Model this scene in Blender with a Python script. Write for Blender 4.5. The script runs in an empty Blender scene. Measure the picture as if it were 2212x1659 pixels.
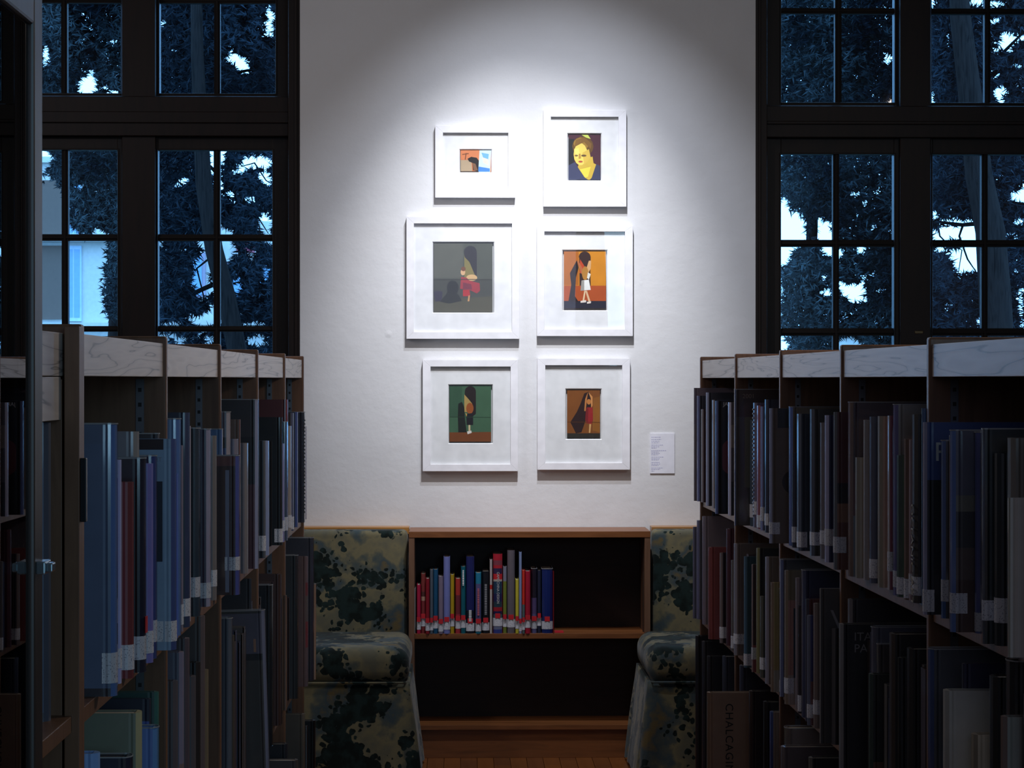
import bpy, bmesh, math, random
from mathutils import Vector, Matrix
random.seed(7)
sc = bpy.context.scene
COL = sc.collection
F = 5100.0
CAMZ = 1.43
YAW = math.atan((1106-1000)/F)          # world +Y points at pixel column 1000
HOR = 819.0
YW = 9.15                                # the picture wall

# ------------------------------------------------------------------ camera
cam = bpy.data.cameras.new('camera'); camo = bpy.data.objects.new('camera', cam); COL.objects.link(camo)
cam.sensor_fit = 'HORIZONTAL'; cam.sensor_width = 36.0; cam.lens = 36.0*F/2212.0
cam.clip_start = 0.05; cam.clip_end = 300
camo.location = (0, 0, CAMZ)
camo.rotation_euler = (math.pi/2 - math.atan((829.5-HOR)/F), 0, -YAW)
sc.camera = camo

# ------------------------------------------------------------------ world, lights, exposure
w = bpy.data.worlds.new('world'); sc.world = w; w.use_nodes = True
bg = w.node_tree.nodes['Background']
bg.inputs[0].default_value = (0.20, 0.52, 1.0, 1); bg.inputs[1].default_value = 5.2
sc.view_settings.view_transform = 'Standard'; sc.view_settings.look = 'None'
sc.view_settings.exposure = 0.0; sc.view_settings.gamma = 1.0
sc.view_settings.use_curve_mapping = False

def area(name, loc, target, sx, sy, power, col):
    l = bpy.data.lights.new(name, 'AREA'); l.shape = 'RECTANGLE'; l.size = sx; l.size_y = sy
    l.energy = power; l.color = col
    o = bpy.data.objects.new(name, l); COL.objects.link(o); o.location = loc
    o.rotation_euler = (Vector(target)-Vector(loc)).to_track_quat('-Z', 'Y').to_euler()
    return o
def spot(name, loc, target, power, col, size, blend, rad):
    l = bpy.data.lights.new(name, 'SPOT'); l.energy = power; l.color = col
    l.spot_size = math.radians(size); l.spot_blend = blend; l.shadow_soft_size = rad
    o = bpy.data.objects.new(name, l); COL.objects.link(o); o.location = loc
    o.rotation_euler = (Vector(target)-Vector(loc)).to_track_quat('-Z', 'Y').to_euler()
    return o
# the two picture lamps on the ceiling track
spot('picture_spot_near', (0.24, 7.30, 3.74), (0.24, 9.15, 1.72), 350, (0.94, 0.95, 1.0), 37, 1.0, 0.015)
spot('picture_spot_high', (0.36, 7.75, 3.74), (0.30, 9.15, 1.40), 165, (0.80, 0.86, 1.0), 62, 1.0, 0.012)
# ceiling fixture over the aisle; added side fills for canopies and top shelves
area('aisle_ceiling_lamp', (0.15, 6.6, 3.80), (0.15, 6.6, 0), 1.2, 1.2, 8, (1.0, 0.87, 0.78))
area('side_fill_beyond_right_bookcase', (2.45, 5.4, 2.86), (-0.6, 5.2, 1.3), 0.9, 0.28, 22, (1.0, 0.86, 0.76))
area('side_fill_beyond_left_bookcase', (-2.45, 7.0, 2.86), (0.9, 6.8, 1.3), 0.9, 0.28, 16, (0.95, 0.90, 0.95))
# daylight from the windows behind the camera, then an added fill
area('rear_window_daylight', (1.9, -2.6, 2.1), (-0.5, 4.0, 1.1), 1.3, 2.0, 36, (0.40, 0.72, 1.0))
area('rear_fill', (-0.1, -2.6, 2.4), (0.2, 6.0, 1.6), 2.2, 1.6, 14, (0.66, 0.72, 1.0))  # fill light added to brighten book covers facing the camera

# ------------------------------------------------------------------ pixel helpers
def ray(px, py, yaw=YAW):
    a = math.atan((px-1106)/F) + yaw
    return a
def wx(px, Y): return math.tan(ray(px, 0))*Y
def dep(x, Y, yaw=YAW): return Y*math.cos(yaw) + x*math.sin(yaw)
def wz(py, Y, px=1100): return CAMZ + (HOR-py)/F*dep(wx(px, Y), Y)
def at(px, py, Y): return Vector((wx(px, Y), Y, wz(py, Y, px)))

# ------------------------------------------------------------------ materials
MC = {}
def lin(c):
    c = c/255.0
    return c/12.92 if c <= 0.04045 else ((c+0.055)/1.055)**2.4
def rgb(c, k=1.0, cap=0.85):
    v = [lin(q)*k for q in c]
    if k > 2.05:
        g = .3*v[0]+.5*v[1]+.2*v[2]; v = [q*.62+g*.38 for q in v]
    return tuple(min(cap, q) for q in v)+(1,)
def newmat(name):
    m = bpy.data.materials.new(name); m.use_nodes = True
    nt = m.node_tree; b = nt.nodes['Principled BSDF']
    return m, nt, b
def plain(col, rough=0.5, coat=0.0, spec=0.5, metal=0.0, bump=0.0, bscale=200):
    key = (tuple(round(v, 3) for v in col), rough, coat, spec, metal, bump, bscale)
    if key in MC: return MC[key]
    m, nt, b = newmat('surface')
    b.inputs['Roughness'].default_value = rough
    b.inputs['Specular IOR Level'].default_value = spec
    b.inputs['Metallic'].default_value = metal
    if coat:
        b.inputs['Coat Weight'].default_value = coat; b.inputs['Coat Roughness'].default_value = 0.06
    # slight mottling so no surface is perfectly flat
    tc = nt.nodes.new('ShaderNodeTexCoord'); n = nt.nodes.new('ShaderNodeTexNoise'); n.inputs['Scale'].default_value = 24
    nt.links.new(tc.outputs['Object'], n.inputs['Vector'])
    mx = nt.nodes.new('ShaderNodeMix'); mx.data_type = 'RGBA'
    mx.inputs[6].default_value = tuple(v*0.86 for v in col[:3])+(1,); mx.inputs[7].default_value = tuple(min(1, v*1.14) for v in col[:3])+(1,)
    nt.links.new(n.outputs['Fac'], mx.inputs[0]); nt.links.new(mx.outputs[2], b.inputs['Base Color'])
    if bump:
        n2 = nt.nodes.new('ShaderNodeTexNoise'); n2.inputs['Scale'].default_value = bscale
        nt.links.new(tc.outputs['Object'], n2.inputs['Vector'])
        bp = nt.nodes.new('ShaderNodeBump'); bp.inputs['Strength'].default_value = bump; bp.inputs['Distance'].default_value = 0.002
        nt.links.new(n2.outputs['Fac'], bp.inputs['Height']); nt.links.new(bp.outputs['Normal'], b.inputs['Normal'])
    MC[key] = m
    return m
def ramp(nt, stops, interp='LINEAR'):
    r = nt.nodes.new('ShaderNodeValToRGB'); cr = r.color_ramp; cr.interpolation = interp
    while len(cr.elements) > 1: cr.elements.remove(cr.elements[-1])
    cr.elements[0].position = stops[0][0]; cr.elements[0].color = tuple(stops[0][1])+(1,)
    for p, c in stops[1:]:
        e = cr.elements.new(p); e.color = tuple(c)+(1,)
    return r
def wood(c1, c2, scale=(1, 12, 12), rough=0.45, rings=3.0, dist=3.0, spec=0.4, bump=0.15, coat=0.0, lines=False):
    m, nt, b = newmat('wood')
    tc = nt.nodes.new('ShaderNodeTexCoord'); mp = nt.nodes.new('ShaderNodeMapping'); mp.inputs['Scale'].default_value = scale
    nt.links.new(tc.outputs['Object'], mp.inputs['Vector'])
    n = nt.nodes.new('ShaderNodeTexNoise'); n.inputs['Scale'].default_value = rings; n.inputs['Detail'].default_value = 3; n.inputs['Distortion'].default_value = 0.6
    nt.links.new(mp.outputs[0], n.inputs['Vector'])
    if lines:
        mu = nt.nodes.new('ShaderNodeMath'); mu.operation = 'MULTIPLY'; mu.inputs[1].default_value = dist
        fr = nt.nodes.new('ShaderNodeMath'); fr.operation = 'FRACT'
        nt.links.new(n.outputs['Fac'], mu.inputs[0]); nt.links.new(mu.outputs[0], fr.inputs[0])
        r = ramp(nt, [(0.0, c1), (0.06, tuple(v*.36 for v in c1)), (0.15, c1), (0.6, c2), (1.0, c1)])
        nt.links.new(fr.outputs[0], r.inputs[0])
    else:
        r = ramp(nt, [(0.3, c1), (0.55, c2), (0.75, c1)])
        nt.links.new(n.outputs['Fac'], r.inputs[0])
    nt.links.new(r.outputs[0], b.inputs['Base Color'])
    b.inputs['Roughness'].default_value = rough; b.inputs['Specular IOR Level'].default_value = spec
    if coat: b.inputs['Coat Weight'].default_value = coat; b.inputs['Coat Roughness'].default_value = 0.12
    bp = nt.nodes.new('ShaderNodeBump'); bp.inputs['Strength'].default_value = bump; bp.inputs['Distance'].default_value = 0.001
    nt.links.new(n.outputs['Fac'], bp.inputs['Height']); nt.links.new(bp.outputs['Normal'], b.inputs['Normal'])
    return m

def plaster():
    m, nt, b = newmat('plaster')
    tc = nt.nodes.new('ShaderNodeTexCoord')
    n = nt.nodes.new('ShaderNodeTexNoise'); n.inputs['Scale'].default_value = 1.6; n.inputs['Detail'].default_value = 4
    nt.links.new(tc.outputs['Object'], n.inputs['Vector'])
    r = ramp(nt, [(0.3, (0.60, 0.60, 0.605)), (0.55, (0.655, 0.655, 0.66)), (0.75, (0.64, 0.63, 0.625))])
    nt.links.new(n.outputs['Fac'], r.inputs[0]); nt.links.new(r.outputs[0], b.inputs['Base Color'])
    b.inputs['Roughness'].default_value = 0.7; b.inputs['Specular IOR Level'].default_value = 0.25
    n2 = nt.nodes.new('ShaderNodeTexNoise'); n2.inputs['Scale'].default_value = 26; n2.inputs['Detail'].default_value = 5; n2.inputs['Roughness'].default_value = 0.6
    n3 = nt.nodes.new('ShaderNodeTexNoise'); n3.inputs['Scale'].default_value = 5; n3.inputs['Detail'].default_value = 2
    v = nt.nodes.new('ShaderNodeTexVoronoi'); v.inputs['Scale'].default_value = 3.2
    nt.links.new(tc.outputs['Object'], n2.inputs['Vector']); nt.links.new(tc.outputs['Object'], n3.inputs['Vector']); nt.links.new(tc.outputs['Object'], v.inputs['Vector'])
    rr = nt.nodes.new('ShaderNodeMapRange'); rr.inputs[1].default_value = 0.0; rr.inputs[2].default_value = 0.05; rr.inputs[3].default_value = 1.2; rr.inputs[4].default_value = 0.0
    nt.links.new(v.outputs['Distance'], rr.inputs[0])
    a = nt.nodes.new('ShaderNodeMath'); a.operation = 'MULTIPLY_ADD'; a.inputs[1].default_value = 2.5
    nt.links.new(n3.outputs['Fac'], a.inputs[0]); nt.links.new(n2.outputs['Fac'], a.inputs[2])
    a2 = nt.nodes.new('ShaderNodeMath'); a2.operation = 'ADD'
    nt.links.new(a.outputs[0], a2.inputs[0]); nt.links.new(rr.outputs[0], a2.inputs[1])
    bp = nt.nodes.new('ShaderNodeBump'); bp.inputs['Strength'].default_value = 0.5; bp.inputs['Distance'].default_value = 0.003
    nt.links.new(a2.outputs[0], bp.inputs['Height']); nt.links.new(bp.outputs['Normal'], b.inputs['Normal'])
    return m

def tapestry():
    m, nt, b = newmat('tapestry')
    tc = nt.nodes.new('ShaderNodeTexCoord')
    # leaf mass: big blobs broken into lobed leaves
    big = nt.nodes.new('ShaderNodeTexNoise'); big.inputs['Scale'].default_value = 7.0; big.inputs['Detail'].default_value = 0.6
    nt.links.new(tc.outputs['Object'], big.inputs['Vector'])
    wob = nt.nodes.new('ShaderNodeTexNoise'); wob.inputs['Scale'].default_value = 28; wob.inputs['Detail'].default_value = 2
    nt.links.new(tc.outputs['Object'], wob.inputs['Vector'])
    mxv = nt.nodes.new('ShaderNodeMix'); mxv.data_type = 'RGBA'; mxv.inputs[0].default_value = 0.03
    nt.links.new(tc.outputs['Object'], mxv.inputs[6]); nt.links.new(wob.outputs['Color'], mxv.inputs[7])
    vo = nt.nodes.new('ShaderNodeTexVoronoi'); vo.inputs['Scale'].default_value = 42; vo.feature = 'F1'
    nt.links.new(mxv.outputs[2], vo.inputs['Vector'])
    s1 = nt.nodes.new('ShaderNodeMath'); s1.operation = 'MULTIPLY_ADD'; s1.inputs[1].default_value = -0.26
    nt.links.new(vo.outputs['Distance'], s1.inputs[0]); nt.links.new(big.outputs['Fac'], s1.inputs[2])
    leaf = nt.nodes.new('ShaderNodeMapRange'); leaf.inputs[1].default_value = 0.395; leaf.inputs[2].default_value = 0.41
    nt.links.new(s1.outputs[0], leaf.inputs[0])
    n3 = nt.nodes.new('ShaderNodeTexNoise'); n3.inputs['Scale'].default_value = 9; n3.inputs['Detail'].default_value = 4
    nt.links.new(tc.outputs['Object'], n3.inputs['Vector'])
    ground = ramp(nt, [(0.35, (0.13, 0.125, 0.085)), (0.47, (0.19, 0.165, 0.09)), (0.53, (0.09, 0.10, 0.08)), (0.60, (0.05, 0.075, 0.085)), (0.68, (0.14, 0.105, 0.045))])
    nt.links.new(n3.outputs['Fac'], ground.inputs[0])
    lf = ramp(nt, [(0.4, (0.005, 0.010, 0.008)), (0.6, (0.012, 0.026, 0.024))])
    nt.links.new(wob.outputs['Fac'], lf.inputs[0])
    mx = nt.nodes.new('ShaderNodeMix'); mx.data_type = 'RGBA'
    nt.links.new(leaf.outputs[0], mx.inputs[0]); nt.links.new(ground.outputs[0], mx.inputs[6]); nt.links.new(lf.outputs[0], mx.inputs[7])
    nt.links.new(mx.outputs[2], b.inputs['Base Color'])
    b.inputs['Roughness'].default_value = 0.9; b.inputs['Specular IOR Level'].default_value = 0.15
    b.inputs['Sheen Weight'].default_value = 0.15
    wv = nt.nodes.new('ShaderNodeTexNoise'); wv.inputs['Scale'].default_value = 500
    nt.links.new(tc.outputs['Object'], wv.inputs['Vector'])
    bp = nt.nodes.new('ShaderNodeBump'); bp.inputs['Strength'].default_value = 0.4; bp.inputs['Distance'].default_value = 0.001
    nt.links.new(wv.outputs['Fac'], bp.inputs['Height']); nt.links.new(bp.outputs['Normal'], b.inputs['Normal'])
    return m

def glass(tint=(0.985, 0.99, 0.99), base=0.06, rough=0.0, ior=1.45):
    m = bpy.data.materials.new('glass'); m.use_nodes = True; nt = m.node_tree
    for n in list(nt.nodes): nt.nodes.remove(n)
    o = nt.nodes.new('ShaderNodeOutputMaterial'); t = nt.nodes.new('ShaderNodeBsdfTransparent'); g = nt.nodes.new('ShaderNodeBsdfGlossy')
    g.inputs['Roughness'].default_value = rough; t.inputs[0].default_value = tint+(1,)
    f = nt.nodes.new('ShaderNodeFresnel')
    ge = nt.nodes.new('ShaderNodeNewGeometry'); mr = nt.nodes.new('ShaderNodeMapRange'); mr.inputs[3].default_value = ior; mr.inputs[4].default_value = 1/ior
    nt.links.new(ge.outputs['Backfacing'], mr.inputs[0]); nt.links.new(mr.outputs[0], f.inputs[0])
    mx = nt.nodes.new('ShaderNodeMixShader')
    nt.links.new(f.outputs[0], mx.inputs[0]); nt.links.new(t.outputs[0], mx.inputs[1]); nt.links.new(g.outputs[0], mx.inputs[2])
    nt.links.new(mx.outputs[0], o.inputs[0])
    return m

M_PLASTER = plaster()
M_TAP = tapestry()
M_GLASS = glass()
M_WINGLASS = glass((0.95, 0.975, 1.0), rough=0.02)
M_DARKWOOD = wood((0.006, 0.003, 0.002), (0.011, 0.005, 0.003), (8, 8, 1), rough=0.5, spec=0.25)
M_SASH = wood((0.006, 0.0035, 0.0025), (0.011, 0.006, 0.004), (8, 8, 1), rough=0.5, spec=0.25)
M_MUNTIN = plain((.012, .009, .008, 1), .6, spec=.15)
M_OAK = wood((0.15, 0.075, 0.042), (0.21, 0.11, 0.062), (14, 14, 1.2), rough=0.42)
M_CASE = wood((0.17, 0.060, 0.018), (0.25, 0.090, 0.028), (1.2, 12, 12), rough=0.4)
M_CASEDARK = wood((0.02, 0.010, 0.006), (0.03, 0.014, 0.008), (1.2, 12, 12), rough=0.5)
M_CANOPY = wood((0.56, 0.49, 0.44), (0.66, 0.59, 0.53), (5, 0.75, 15), rough=0.4, rings=1.0, dist=10, lines=True)
M_FLOOR = [wood((0.17+d, 0.055+d*.3, 0.014), (0.22+d, 0.075+d*.3, 0.02), (14, 1, 14), rough=0.3, spec=0.5, coat=0.25) for d in (0, 0.025, -0.03, 0.04)]
M_METAL = plain((0.20, 0.21, 0.23, 1), 0.35, metal=0.9)
M_BLACK = plain((0.006, 0.006, 0.007, 1), 0.6)
M_WHITEFRAME = plain((0.77, 0.765, 0.79, 1), 0.45, bump=0.05)
M_MAT = plain((0.78, 0.775, 0.78, 1), 0.85)
M_MATEDGE = plain((0.88, 0.88, 0.88, 1), 0.8)

# ------------------------------------------------------------------ object helpers
def tag(o, label=None, cat=None, group=None, kind=None):
    if label: o['label'] = label
    if cat: o['category'] = cat
    if group: o['group'] = group
    if kind: o['kind'] = kind
    return o
def empty(name, loc=(0, 0, 0), rot=(0, 0, 0)):
    o = bpy.data.objects.new(name, None); COL.objects.link(o); o.location = loc; o.rotation_euler = rot
    o.empty_display_size = 0.05
    return o
class MB:
    def __init__(self): self.v = []; self.f = []; self.mi = []
    def add(self, vs, fs, mi=0):
        n = len(self.v); self.v += [tuple(p) for p in vs]
        for q in fs: self.f.append([i+n for i in q]); self.mi.append(mi)
        return self
    def box(self, x0, x1, y0, y1, z0, z1, mi=0, rot=None):
        vs = [(x, y, z) for x in (x0, x1) for y in (y0, y1) for z in (z0, z1)]
        if rot is not None: vs = [rot @ Vector(p) for p in vs]
        return self.add(vs, [(0, 1, 3, 2), (4, 6, 7, 5), (0, 4, 5, 1), (2, 3, 7, 6), (0, 2, 6, 4), (1, 5, 7, 3)], mi)
    def prism(self, pts, z0, z1, mi=0):      # outline in x,y extruded in z
        n = len(pts)
        vs = [(p[0], p[1], z0) for p in pts]+[(p[0], p[1], z1) for p in pts]
        return self.add(vs, [tuple(range(n-1, -1, -1)), tuple(range(n, 2*n))]+[(i, (i+1) % n, n+(i+1) % n, n+i) for i in range(n)], mi)
    def prism_y(self, pts, y0, y1, mi=0):    # outline in x,z extruded in y
        n = len(pts)
        vs = [(p[0], y0, p[1]) for p in pts]+[(p[0], y1, p[1]) for p in pts]
        return self.add(vs, [tuple(range(n)), tuple(range(2*n-1, n-1, -1))]+[(i, n+i, n+(i+1) % n, (i+1) % n) for i in range(n)], mi)
    def tube(self, pts, rs, n=6, mi=0):
        rings = []
        for i, p in enumerate(pts):
            p = Vector(p); d = (Vector(pts[min(i+1, len(pts)-1)])-Vector(pts[max(i-1, 0)])).normalized()
            a = d.orthogonal().normalized(); bb = d.cross(a)
            if i and (a.dot(prev) < 0.5):
                a = (prev - d*prev.dot(d)).normalized(); bb = d.cross(a)
            prev = a
            rings.append([p+(a*math.cos(2*math.pi*k/n)+bb*math.sin(2*math.pi*k/n))*rs[i] for k in range(n)])
        vs = [q for r in rings for q in r]; fs = []
        for i in range(len(pts)-1):
            for k in range(n): fs.append((i*n+k, i*n+(k+1) % n, (i+1)*n+(k+1) % n, (i+1)*n+k))
        fs.append(tuple(range(n-1, -1, -1))); fs.append(tuple((len(pts)-1)*n+k for k in range(n)))
        return self.add(vs, fs, mi)
    def build(self, name, mats, parent=None, smooth=False, bevel=0, loc=None):
        me = bpy.data.meshes.new(name); me.from_pydata(self.v, [], self.f)
        if not isinstance(mats, (list, tuple)): mats = [mats]
        for m in mats: me.materials.append(m)
        if len(mats) > 1:
            for p, i in zip(me.polygons, self.mi): p.material_index = min(i, len(mats)-1)
        bm = bmesh.new(); bm.from_mesh(me); bmesh.ops.recalc_face_normals(bm, faces=bm.faces)
        if bevel: bmesh.ops.bevel(bm, geom=bm.edges[:], offset=bevel, segments=2, affect='EDGES', profile=0.5)
        bm.to_mesh(me); bm.free()
        if smooth:
            for p in me.polygons: p.use_smooth = True
        o = bpy.data.objects.new(name, me); COL.objects.link(o)
        if parent: o.parent = parent
        if loc: o.location = loc
        return o
def box(name, a, b, c, d, e, f, m, parent=None, bevel=0): return MB().box(a, b, c, d, e, f).build(name, m, parent, bevel=bevel)
def rbox(name, x0, x1, y0, y1, z0, z1, r, m, parent=None, seg=4):
    bm = bmesh.new(); bmesh.ops.create_cube(bm, size=1)
    for v in bm.verts: v.co = Vector(((x0+x1)/2+v.co.x*(x1-x0), (y0+y1)/2+v.co.y*(y1-y0), (z0+z1)/2+v.co.z*(z1-z0)))
    bmesh.ops.bevel(bm, geom=bm.edges[:], offset=r, segments=seg, affect='EDGES', profile=0.5)
    me = bpy.data.meshes.new(name); bm.to_mesh(me); bm.free(); me.materials.append(m)
    for p in me.polygons: p.use_smooth = True
    o = bpy.data.objects.new(name, me); COL.objects.link(o); o.parent = parent
    return o
def text(name, body, size, mat, parent, loc, rot, align='CENTER', sx=1.0, space=1.0):
    c = bpy.data.curves.new(name, 'FONT'); c.body = body; c.size = size; c.extrude = 0.0002
    c.align_x = align; c.align_y = 'CENTER'; c.materials.append(mat); c.space_character = space
    c.resolution_u = 3
    tmp = bpy.data.objects.new(name, c); COL.objects.link(tmp)
    bpy.context.view_layer.update()
    me = bpy.data.meshes.new_from_object(tmp.evaluated_get(bpy.context.evaluated_depsgraph_get()))
    bpy.data.objects.remove(tmp)
    o = bpy.data.objects.new(name, me); COL.objects.link(o); o.parent = parent; o.location = loc; o.rotation_euler = rot; o.scale = (sx, 1, 1)
    return o

# ------------------------------------------------------------------ room shell
LW = (wx(-38, YW), wx(648, YW)); RW = (wx(1632, YW), wx(2318, YW))
SILL = 0.98; HEAD = 3.45; ROOMX = 2.75; CEIL = 3.95
wb = MB()
wb.box(LW[1], RW[0], YW, YW+.28, 0, CEIL)
wb.box(-ROOMX, LW[0], YW, YW+.28, 0, CEIL); wb.box(RW[1], ROOMX, YW, YW+.28, 0, CEIL)
for a, b in (LW, RW):
    wb.box(a, b, YW, YW+.28, 0, SILL); wb.box(a, b, YW, YW+.28, HEAD, CEIL)
tag(wb.build('wall_back', M_PLASTER), kind='structure')
tag(box('wall_left', -ROOMX-.2, -ROOMX, -3.2, YW+.28, 0, CEIL, plain((0.30, 0.28, 0.27, 1), .8)), kind='structure')
tag(box('wall_right', ROOMX, ROOMX+.2, -3.2, YW+.28, 0, CEIL, plain((0.30, 0.28, 0.27, 1), .8)), kind='structure')
tag(box('wall_front', -ROOMX-.2, ROOMX+.2, -3.4, -3.2, 0, CEIL, plain((0.22, 0.21, 0.2, 1), .8)), kind='structure')
tag(box('ceiling', -ROOMX-.2, ROOMX+.2, -3.4, YW+.28, CEIL, CEIL+.15, plain((0.22, 0.21, 0.20, 1), .8)), kind='structure')
fl = tag(MB().box(-ROOMX-.2, ROOMX+.2, -3.4, YW+.28, -.12, -.012).box(-ROOMX-.2, ROOMX+.2, -3.4, 7.4985, -.012, -.0004).build('floor', M_FLOOR[0]), kind='structure')
pm = {}
k = 0; x = -1.0
while x < 1.5:
    y = 8.02 + (k % 3)*0.11
    ys = [7.5, y, y+.72, YW]
    for j in range(3):
        if ys[j+1]-ys[j] > .02:
            L = round(ys[j+1]-ys[j], 3)
            if L not in pm:
                me = MB().box(0, .0605, 0, L-.0012, -.012, 0).build('plank', M_FLOOR[0], fl, bevel=.0008)
                me.location = (x, ys[j], 0); pm[L] = me
                me.material_slots[0].link = 'OBJECT'; me.material_slots[0].material = M_FLOOR[k % 4]
            else:
                o = pm[L].copy(); COL.objects.link(o); o.parent = fl; o.location = (x, ys[j], 0)
                o.material_slots[0].link = 'OBJECT'; o.material_slots[0].material = M_FLOOR[(k+j*2) % 4]
    x += .062; k += 1
tag(box('trim_1', wx(520, 9.1), wx(884, 9.1), 9.055, YW, .835, .8625, wood((.36, .16, .035), (.46, .21, .05), (1, 12, 12), rough=.3), bevel=.002), kind='structure')
tag(box('trim_2', wx(1406, 9.1), wx(1700, 9.1), 9.055, YW, .835, .8625, wood((.30, .15, .045), (.40, .19, .06), (1, 12, 12), rough=.3), bevel=.002), kind='structure')

# ------------------------------------------------------------------ windows
def window(name, x0, x1, cols_up, cols_lo, rows_up, rows_lo, trans, mull, handle):
    """pixel lists on the plane Y=PL; cols: list of sashes, each a list of (px0,px1) pane spans; rows: list of (py0,py1)."""
    PL = 9.26
    W = tag(empty(name, ((x0+x1)/2, YW, SILL)), kind='structure')
    ox, oy, oz = W.location
    def lx(px): return wx(px, PL)-ox
    def lz(py): return wz(py, PL)-oz
    a, b = x0-ox, x1-ox
    H = HEAD-SILL
    fr = MB()
    t = .045
    fr.box(a, a+t, .0, .2, 0, H); fr.box(b-t, b, .0, .2, 0, H)
    fr.box(a, b, .0, .2, H-t, H); fr.box(a, b, -.02, .22, -.03, .035)
    fr.box(a+.012, a+.02, -.008, 0, 0, H); fr.box(b-.02, b-.012, -.008, 0, 0, H)
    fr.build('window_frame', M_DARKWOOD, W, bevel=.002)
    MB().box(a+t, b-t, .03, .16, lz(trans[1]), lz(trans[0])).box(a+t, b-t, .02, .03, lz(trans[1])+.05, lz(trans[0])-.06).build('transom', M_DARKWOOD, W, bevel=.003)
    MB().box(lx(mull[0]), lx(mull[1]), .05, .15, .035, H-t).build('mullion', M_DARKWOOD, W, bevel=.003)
    for (cols, rows, zlo, zhi, dy) in ((cols_up, rows_up, lz(trans[0]), H-t, .02), (cols_lo, rows_lo, .035, lz(trans[1]), .0)):
        for si, spans in enumerate(cols):
            sx0 = (a+t) if si == 0 else (lx(mull[0])+lx(mull[1]))/2+.001
            sx1 = (b-t) if si == 1 else (lx(mull[0])+lx(mull[1]))/2-.001
            px0 = lx(spans[0][0]); px1 = lx(spans[1][1])
            zt = lz(rows[0][0]); zb = lz(rows[-1][1])
            y0, y1 = .07+dy, .12+dy
            s = MB()
            s.box(sx0, px0, y0, y1, zlo, zhi); s.box(px1, sx1, y0, y1, zlo, zhi)
            s.box(px0, px1, y0, y1, zt, zhi); s.box(px0, px1, y0, y1, zlo, zb)
            # glazing bead around the lights
            for (u0, u1, q0, q1) in ((px0-.006, px0, zb-.006, zt+.006), (px1, px1+.006, zb-.006, zt+.006), (px0, px1, zt, zt+.006), (px0, px1, zb-.006, zb)):
                s.box(u0, u1, y0-.004, y0, q0, q1)
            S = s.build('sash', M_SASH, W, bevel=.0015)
            mu0, mu1 = lx(spans[0][1]), lx(spans[1][0])
            MB().box(mu0, mu1, y0+.012, y1-.004, zb, zt).box((mu0+mu1)/2-.004, (mu0+mu1)/2+.004, y0+.004, y0+.012, zb, zt).build('muntin', M_MUNTIN, S)
            for r in range(len(rows)-1):
                q0, q1 = lz(rows[r+1][0]), lz(rows[r][1])
                MB().box(px0, px1, y0+.014, y1-.006, q0, q1).box(px0, px1, y0+.006, y0+.014, (q0+q1)/2-.004, (q0+q1)/2+.004).build('muntin', M_MUNTIN, S)
            for (c0, c1) in spans:
                for (r0, r1) in rows:
                    MB().box(lx(c0)-.003, lx(c1)+.003, y0+.030, y0+.033, lz(r1)-.003, lz(r0)+.003).build('pane', M_WINGLASS, S)
            if handle and si == 1 and dy == 0:
                hz = lz(718)
                MB().box(sx0+.004, sx0+.022, y0-.008, y0, hz-.04, hz+.04).box(sx0-.004, sx0+.03, y0-.022, y0-.008, hz-.006, hz+.006).build('handle', plain((.10, .07, .035, 1), .35, metal=.8), S, bevel=.002)
    return W
def ext_rows(base, top_to, step, up=True):
    rows = list(base)
    if up:
        while rows[0][0] > top_to: rows.insert(0, (rows[0][0]-step, rows[0][1]-step))
    else:
        while rows[-1][1] < top_to: rows.append((rows[-1][0]+step, rows[-1][1]+step))
    return rows
window('window_1', LW[0], LW[1],
       [[(13, 133), (146, 263)], [(346, 463), (476, 596)]], [[(16, 136), (150, 257)], [(344, 463), (477, 590)]],
       ext_rows([(10, 205)], -350, 207), ext_rows([(328, 508), (522, 705)], 1060, 195, False), (215, 300), (268, 340), False)
window('window_2', RW[0], RW[1],
       [[(1686, 1803), (1817, 1930)], [(2010, 2126), (2138, 2256)]], [[(1684, 1797), (1810, 1927)], [(2010, 2117), (2130, 2250)]],
       ext_rows([(28, 221)], -350, 205), ext_rows([(334, 518), (533, 709)], 1060, 192, False), (232, 300), (1938, 2004), True)

# ------------------------------------------------------------------ outside
def leafmat(c1, c2):
    m, nt, b = newmat('needles')
    gi = nt.nodes.new('ShaderNodeTexCoord'); n = nt.nodes.new('ShaderNodeTexNoise'); n.inputs['Scale'].default_value = 2.2; n.inputs['Detail'].default_value = 3
    nt.links.new(gi.outputs['Object'], n.inputs['Vector'])
    r = ramp(nt, [(0.40, c1), (0.62, c2)]); nt.links.new(n.outputs['Fac'], r.inputs[0])
    nt.links.new(r.outputs[0], b.inputs['Base Color']); b.inputs['Roughness'].default_value = .75; b.inputs['Specular IOR Level'].default_value = .1
    return m
M_NEEDLE = leafmat((.001, .002, .004), (.016, .026, .036))
M_NEEDLE2 = leafmat((.002, .005, .009), (.050, .072, .078))
M_BARK = wood((.002, .002, .002), (.013, .010, .009), (26, 26, 2.0), rough=.95, bump=1.0, spec=.1)
def hole_test(px, py, holes, jit):
    for (hx, hy, hw, hh) in holes:
        d = ((px-hx)/hw)**2+((py-hy)/hh)**2
        if d < 1.25+jit: return True
    return False
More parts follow.
